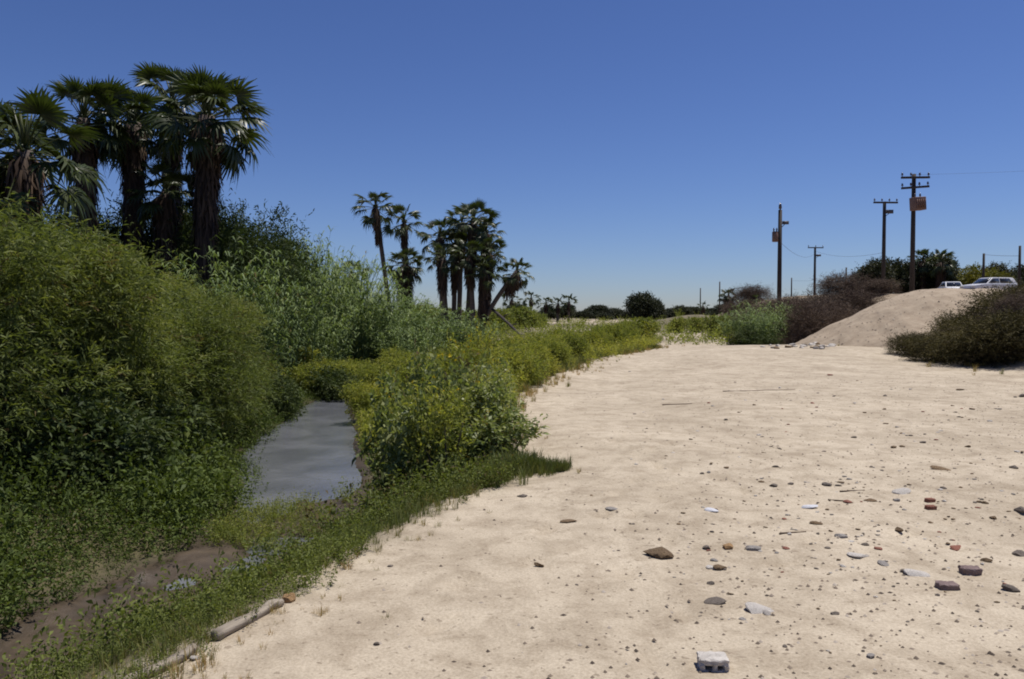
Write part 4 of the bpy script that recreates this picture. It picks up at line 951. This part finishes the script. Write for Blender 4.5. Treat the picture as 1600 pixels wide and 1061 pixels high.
# bricks
for (px, py, wpx, mt, lab, sd) in [(1516, 898, 30, M_PURPLE, 'dark purplish brick standing clear near the white slab', 1), (1480, 920, 32, M_PURPLE, 'flat purplish brick lying beside the dark brick', 2), (1454, 796, 16, M_BRICK, 'red brick piece, lower of the red pair on the sand', 3), (1453, 785, 15, M_BRICK, 'red brick piece, upper of the red pair on the sand', 4)]:
    p = ground_pixel(px, py); w = wpx / F * p[1]
    o = part('brick', rough_box('brick', mt, (w, w * .62, w * (.5 if sd != 2 else .3)), sd, .05)); o.location = (p[0], p[1], top_z(p[0], p[1]) + w * .12); o.rotation_euler = (.05, .03, .12 * sd - .2)
    tag(o, lab, 'brick')
BIG = [(1031, 868, 54, 'brown', .55, 'largest flat dark brown rock alone on the pale sand', 1.25), (1136, 857, 20, 'ochre', .9, 'squarish orange-brown stone beside a small dark one', 1.0), (1104, 858, 14, 'dark', .9, 'small dark round stone beside the orange-brown one', 1.0),
       (1176, 858, 30, 'grey', .5, 'grey and white lump just past the orange-brown stone', 1.2), (1122, 888, 26, 'brown', .6, 'brown chip under the orange-brown stone', 1.2), (1110, 888, 16, 'pale', .6, 'white chip touching the brown chip', 1.0), (1110, 913, 14, 'dark', .7, 'little black stone between the white chip and flat shard', 1.0),
       (1118, 942, 36, 'dark', .28, 'flat dark shard with a thin pointed end', 1.5), (1188, 955, 48, 'pale', .35, 'wide pale slab half sunk in sand beside the flat shard', 1.2), (1198, 960, 16, 'grey', .6, 'grey pebble resting at the pale slab edge', 1.0), (1160, 970, 12, 'grey', .6, 'grey pebble below the pale slab', 1.0),
       (1304, 961, 15, 'dark', .6, 'dark pebble alone on smooth sand past the pale slab', 1.2), (1360, 1029, 15, 'grey', .9, 'upright grey pebble on rippled sand by itself', 1.0), (1432, 898, 36, 'pale', .45, 'white slab stone touching a small dark stone', 1.3), (1412, 894, 13, 'dark', .9, 'small dark stone touching the white slab stone', 1.0),
       (1340, 870, 32, 'pale', .45, 'white broken slab among reddish stones', 1.2), (1494, 859, 22, 'red', .7, 'red-brown stone behind the purplish bricks', 1.0), (1542, 878, 20, 'brown', .7, 'brown stone past the dark purplish brick', 1.0), (1592, 868, 22, 'dark', .8, 'rounded black stone out past the brown stone and dark brick', 1.0),
       (1580, 923, 28, 'dark', .6, 'wide low black stone just past the two purplish bricks', 1.3), (1594, 800, 20, 'dark', 1.0, 'tall black stone standing alone beyond the red brick pair', 1.0), (1404, 829, 15, 'brown', .8, 'round brown stone between the red pair and white slab', 1.0), (1408, 770, 32, 'pale', .45, 'pale grey slab behind the red brick pair', 1.2),
       (1400, 783, 14, 'grey', .7, 'grey stone in front of the pale grey slab', 1.0), (1324, 785, 15, 'red', .6, 'red-brown stone at the end of a long twig', 1.0), (1360, 783, 22, 'brown', .35, 'flat brown sliver between twig stone and grey slab', 1.4), (1314, 839, 22, 'grey', .6, 'grey-white stone near the small twig', 1.0),
       (1276, 819, 22, 'brown', .45, 'flat brown stone near the bluish stones', 1.2), (1292, 759, 17, 'dark', .6, 'dark stone above the reddish stick', 1.0), (1208, 760, 15, 'dark', .6, 'dark stone on clean sand towards the pool', 1.0), (1472, 734, 32, 'brown', .25, 'flat olive-brown lump level with the scrub stones', 1.4),
       (1584, 732, 15, 'dark', .8, 'dark stone out past the flat olive-brown lump', 1.0), (1552, 811, 15, 'brown', .7, 'brown stone between the tall black stone and red-brown stone', 1.0), (1372, 859, 13, 'red', .7, 'red chip beside the white broken slab', 1.0), (1380, 882, 22, 'grey', .5, 'grey rubble lump below the red chip', 1.0), (1352, 852, 14, 'dark', .6, 'dark chip behind the white broken slab', 1.0),
       (1112, 799, 22, 'blue', .4, 'pale bluish stone on clean sand', 1.2), (1264, 793, 26, 'blue', .4, 'pale bluish slab near the flat brown stone', 1.2), (816, 776, 18, 'dark', .5, 'dark stone just below the grass tongue', 1.2), (886, 815, 26, 'brown', .3, 'flat brown clod on the sand below the grass tongue', 1.5), (842, 885, 18, 'brown', .6, 'brown clod on bare sand toward the log', 1.1),
       (610, 885, 11, 'dark', .6, 'small dark stone near the grassy sand edge', 1.0), (589, 1009, 12, 'dark', .8, 'small black stone on bare sand nearest the logs', 1.0), (450, 940, 26, 'ochre', 1.25, 'yellowish lump of stone at the end of the bleached log', 1.0), (372, 962, 12, 'ochre', .8, 'yellow stone in the weeds behind the bleached log', 1.0), (305, 1030, 18, 'pale', .8, 'pale stone between the two logs', 1.0),
       (955, 796, 22, 'grey', .35, 'flat grey clod on the sand beyond the brown clod', 1.4), (1315, 538, 18, 'dark', .95, 'dark boulder at the toe of the sand heap', 1.0), (1598, 620, 12, 'dark', .9, 'dark stone far across the sand by the scrub', 1.0), (1500, 610, 16, 'brown', .35, 'flat clod in front of the dark scrub', 1.3)]
for k, (px, py, wpx, kd, fl, lab, el) in enumerate(BIG):
    stone('stone', lab, 'stone', px, py, wpx, kd, fl, None, k, el)
rng = np.random.default_rng(123)
G_R = 'rubble at the foot of the bank'
for k in range(34):
    px = 1188 + 118 * rng.uniform(); py = 538 + 8 * rng.uniform()
    stone('rubble_stone', 'pale rubble stone in the row at the foot of the brown brush', 'stone', px, py, rng.uniform(6, 14), ['pale', 'pale', 'grey', 'brown'][int(rng.integers(4))], rng.uniform(.6, 1.0), G_R, 300 + k)
n = 0
LAB = {'dark': 'small dark pebble scattered on the open sand', 'brown': 'small brown pebble scattered on the open sand', 'grey': 'small grey pebble scattered on the open sand', 'red': 'small red-brown pebble scattered on the open sand', 'pale': 'small whitish pebble scattered on the open sand'}
while n < 292:
    py = 575 + 470 * rng.uniform() ** 1.1; px = rng.uniform(840, 1598)
    dens = sstep(850, 1350, px + rng.normal(0, 60)) * (1 - .75 * sstep(880, 960, py)) * (0.25 + .75 * sstep(590, 660, py))
    cl = vnoise(np.array(px / 90.), np.array(py / 45.), 900) + .5
    if rng.uniform() > dens * (.25 + 1.1 * cl): continue
    kd = rng.choice(['dark', 'brown', 'grey', 'red', 'pale'], p=[.26, .26, .22, .06, .20])
    wp = rng.uniform(4, 7) + 6 * rng.uniform() ** 4
    if py < 680: wp *= .8
    stone('pebble', LAB[kd], 'pebble', px, py, wp, kd, rng.uniform(.4, .85), 'pebbles scattered on the sand: ' + kd, 400 + n, rng.uniform(.9, 1.4)); n += 1
# grit too small to count
gt = []
for s in range(4):
    r_ = np.random.default_rng(950 + s); V = np.array([(-.5, 0, 0), (0, -.5, 0), (.5, 0, 0), (0, .5, 0), (0, 0, .5), (0, 0, -.3)]) * r_.uniform(.6, 1.3, (6, 1))
    gt.append((V, np.array([(0, 1, 4), (1, 2, 4), (2, 3, 4), (3, 0, 4)]), np.zeros(6)))
N = 7500; y_ = 3.2 + 26 * rng.uniform(0, 1, N) ** 1.4; x_ = rng.uniform(-.2, .66, N) * y_
ok = (x_ > sand_edge(y_) + .25) & (rng.uniform(size=N) < .12 + .88 * sstep(.02, .4, x_ / y_ + .25 * fbm(x_ * .8, y_ * .8, 455))); x_, y_ = x_[ok], y_[ok]; N = len(x_)
def grit():
    global x_, y_, N
    r_ = np.random.default_rng(5); Vs, Fs, Ts = [], [], []; off = 0; Z = H(x_, y_)
    S = r_.uniform(.008, .034, N)
    hx, hy = r_.uniform(14, 24, 900), r_.uniform(32, 39, 900); hz = mound_z(hx, hy); kk = hz > H(hx, hy)
    x_, y_, Z = np.concatenate([x_, hx[kk]]), np.concatenate([y_, hy[kk]]), np.concatenate([Z, hz[kk]])
    S = np.concatenate([S, .03 + .10 * r_.uniform(0, 1, int(kk.sum())) ** 3]); N = len(x_)
    for i in range(N):
        V, Fc, _ = gt[i % 4]; Vs.append(V * S[i] * np.array((1, 1, .7)) + np.array((x_[i], y_[i], Z[i]))); Fs.append(Fc + off); off += 6
        Ts.append(np.full(6, r_.uniform()))
    m = leaf_mat('grit', [(0, (.07, .055, .045)), (.6, (.2, .16, .125)), (1, (.42, .37, .32))], 0.0, .9, .1)
    o = part('gravel', np_mesh('gravel', np.concatenate(Vs), [np.concatenate(Fs)], m, np.concatenate(Ts))); o['kind'] = 'stuff'; o['label'] = 'tiny grit strewn over the pale sand'
grit()
# timber
def log_thing(label, pa, pb, wid, thick, seed):
    a = ground_pixel(*pa); b = ground_pixel(*pb); rng = np.random.default_rng(seed)
    a[2] = top_z(a[0], a[1]) + thick * .45; b[2] = top_z(b[0], b[1]) + thick * .45
    L = np.linalg.norm(b - a); mb = MB(); n = 9; t = np.linspace(0, 1, n); V = []
    sec = np.array([(-.5, -.35), (-.3, -.5), (.3, -.5), (.5, -.3), (.5, .3), (.3, .5), (-.3, .5), (-.5, .3)])
    for i in range(n):
        s = (1 - .12 * t[i]) * (1 + rng.normal(0, .04)); oy, oz = rng.normal(0, .006, 2)
        for (yy, zz) in sec: V.append((L * t[i], yy * wid * s + oy, zz * thick * s + oz))
    q = [(i * 8 + j, i * 8 + (j + 1) % 8, (i + 1) * 8 + (j + 1) % 8, (i + 1) * 8 + j) for i in range(n - 1) for j in range(8)]
    mb.add(np.array(V), [np.array(q), np.array([list(range(8))[::-1], list(range((n - 1) * 8, n * 8))])])
    o = part('log', mb.mesh('log', M_WOOD)); o.location = a
    d = Vector(b - a); o.rotation_euler = (0, -math.asin(d.z / d.length), math.atan2(d.y, d.x)); tag(o, label, 'log')
log_thing('bleached grey squared log lying along the grassy sand edge', (338, 1003), (436, 948), .058, .05, 1)
log_thing('second bleached log half buried at the sand corner in grass', (190, 1080), (305, 1022), .052, .045, 2)
for k, (pa, pb, lab) in enumerate([((1312, 769), (1352, 767), 'reddish stick lying on the sand above the red-brown stone'), ((1218, 836), (1258, 832), 'thin twig lying on the sand near the grey-white stone'), ((1296, 783), (1322, 784), 'thin twig pointing at a red-brown stone'), ((1032, 633), (1082, 631), 'long thin brown twig far out on the clean sand'), ((1130, 612), (1240, 609), 'longest thin twig in the drift line far across the sand')]):
    a = ground_pixel(*pa); b = ground_pixel(*pb); a[2] = top_z(a[0], a[1]); b[2] = top_z(b[0], b[1]); t = np.linspace(0, 1, 6)[:, None]
    rr = np.random.default_rng(k); mb = MB(); r = .006 + .0002 * a[1]
    mb.tube((b - a) * t + np.array((0, 0, r * .7)) + rr.normal(0, .012, (6, 3)) * np.array((1, 1, .2)), np.linspace(r, r * .5, 6), 5)
    o = part('twig', mb.mesh('twig', M_DRY)); o.location = a; tag(o, lab, 'twig')
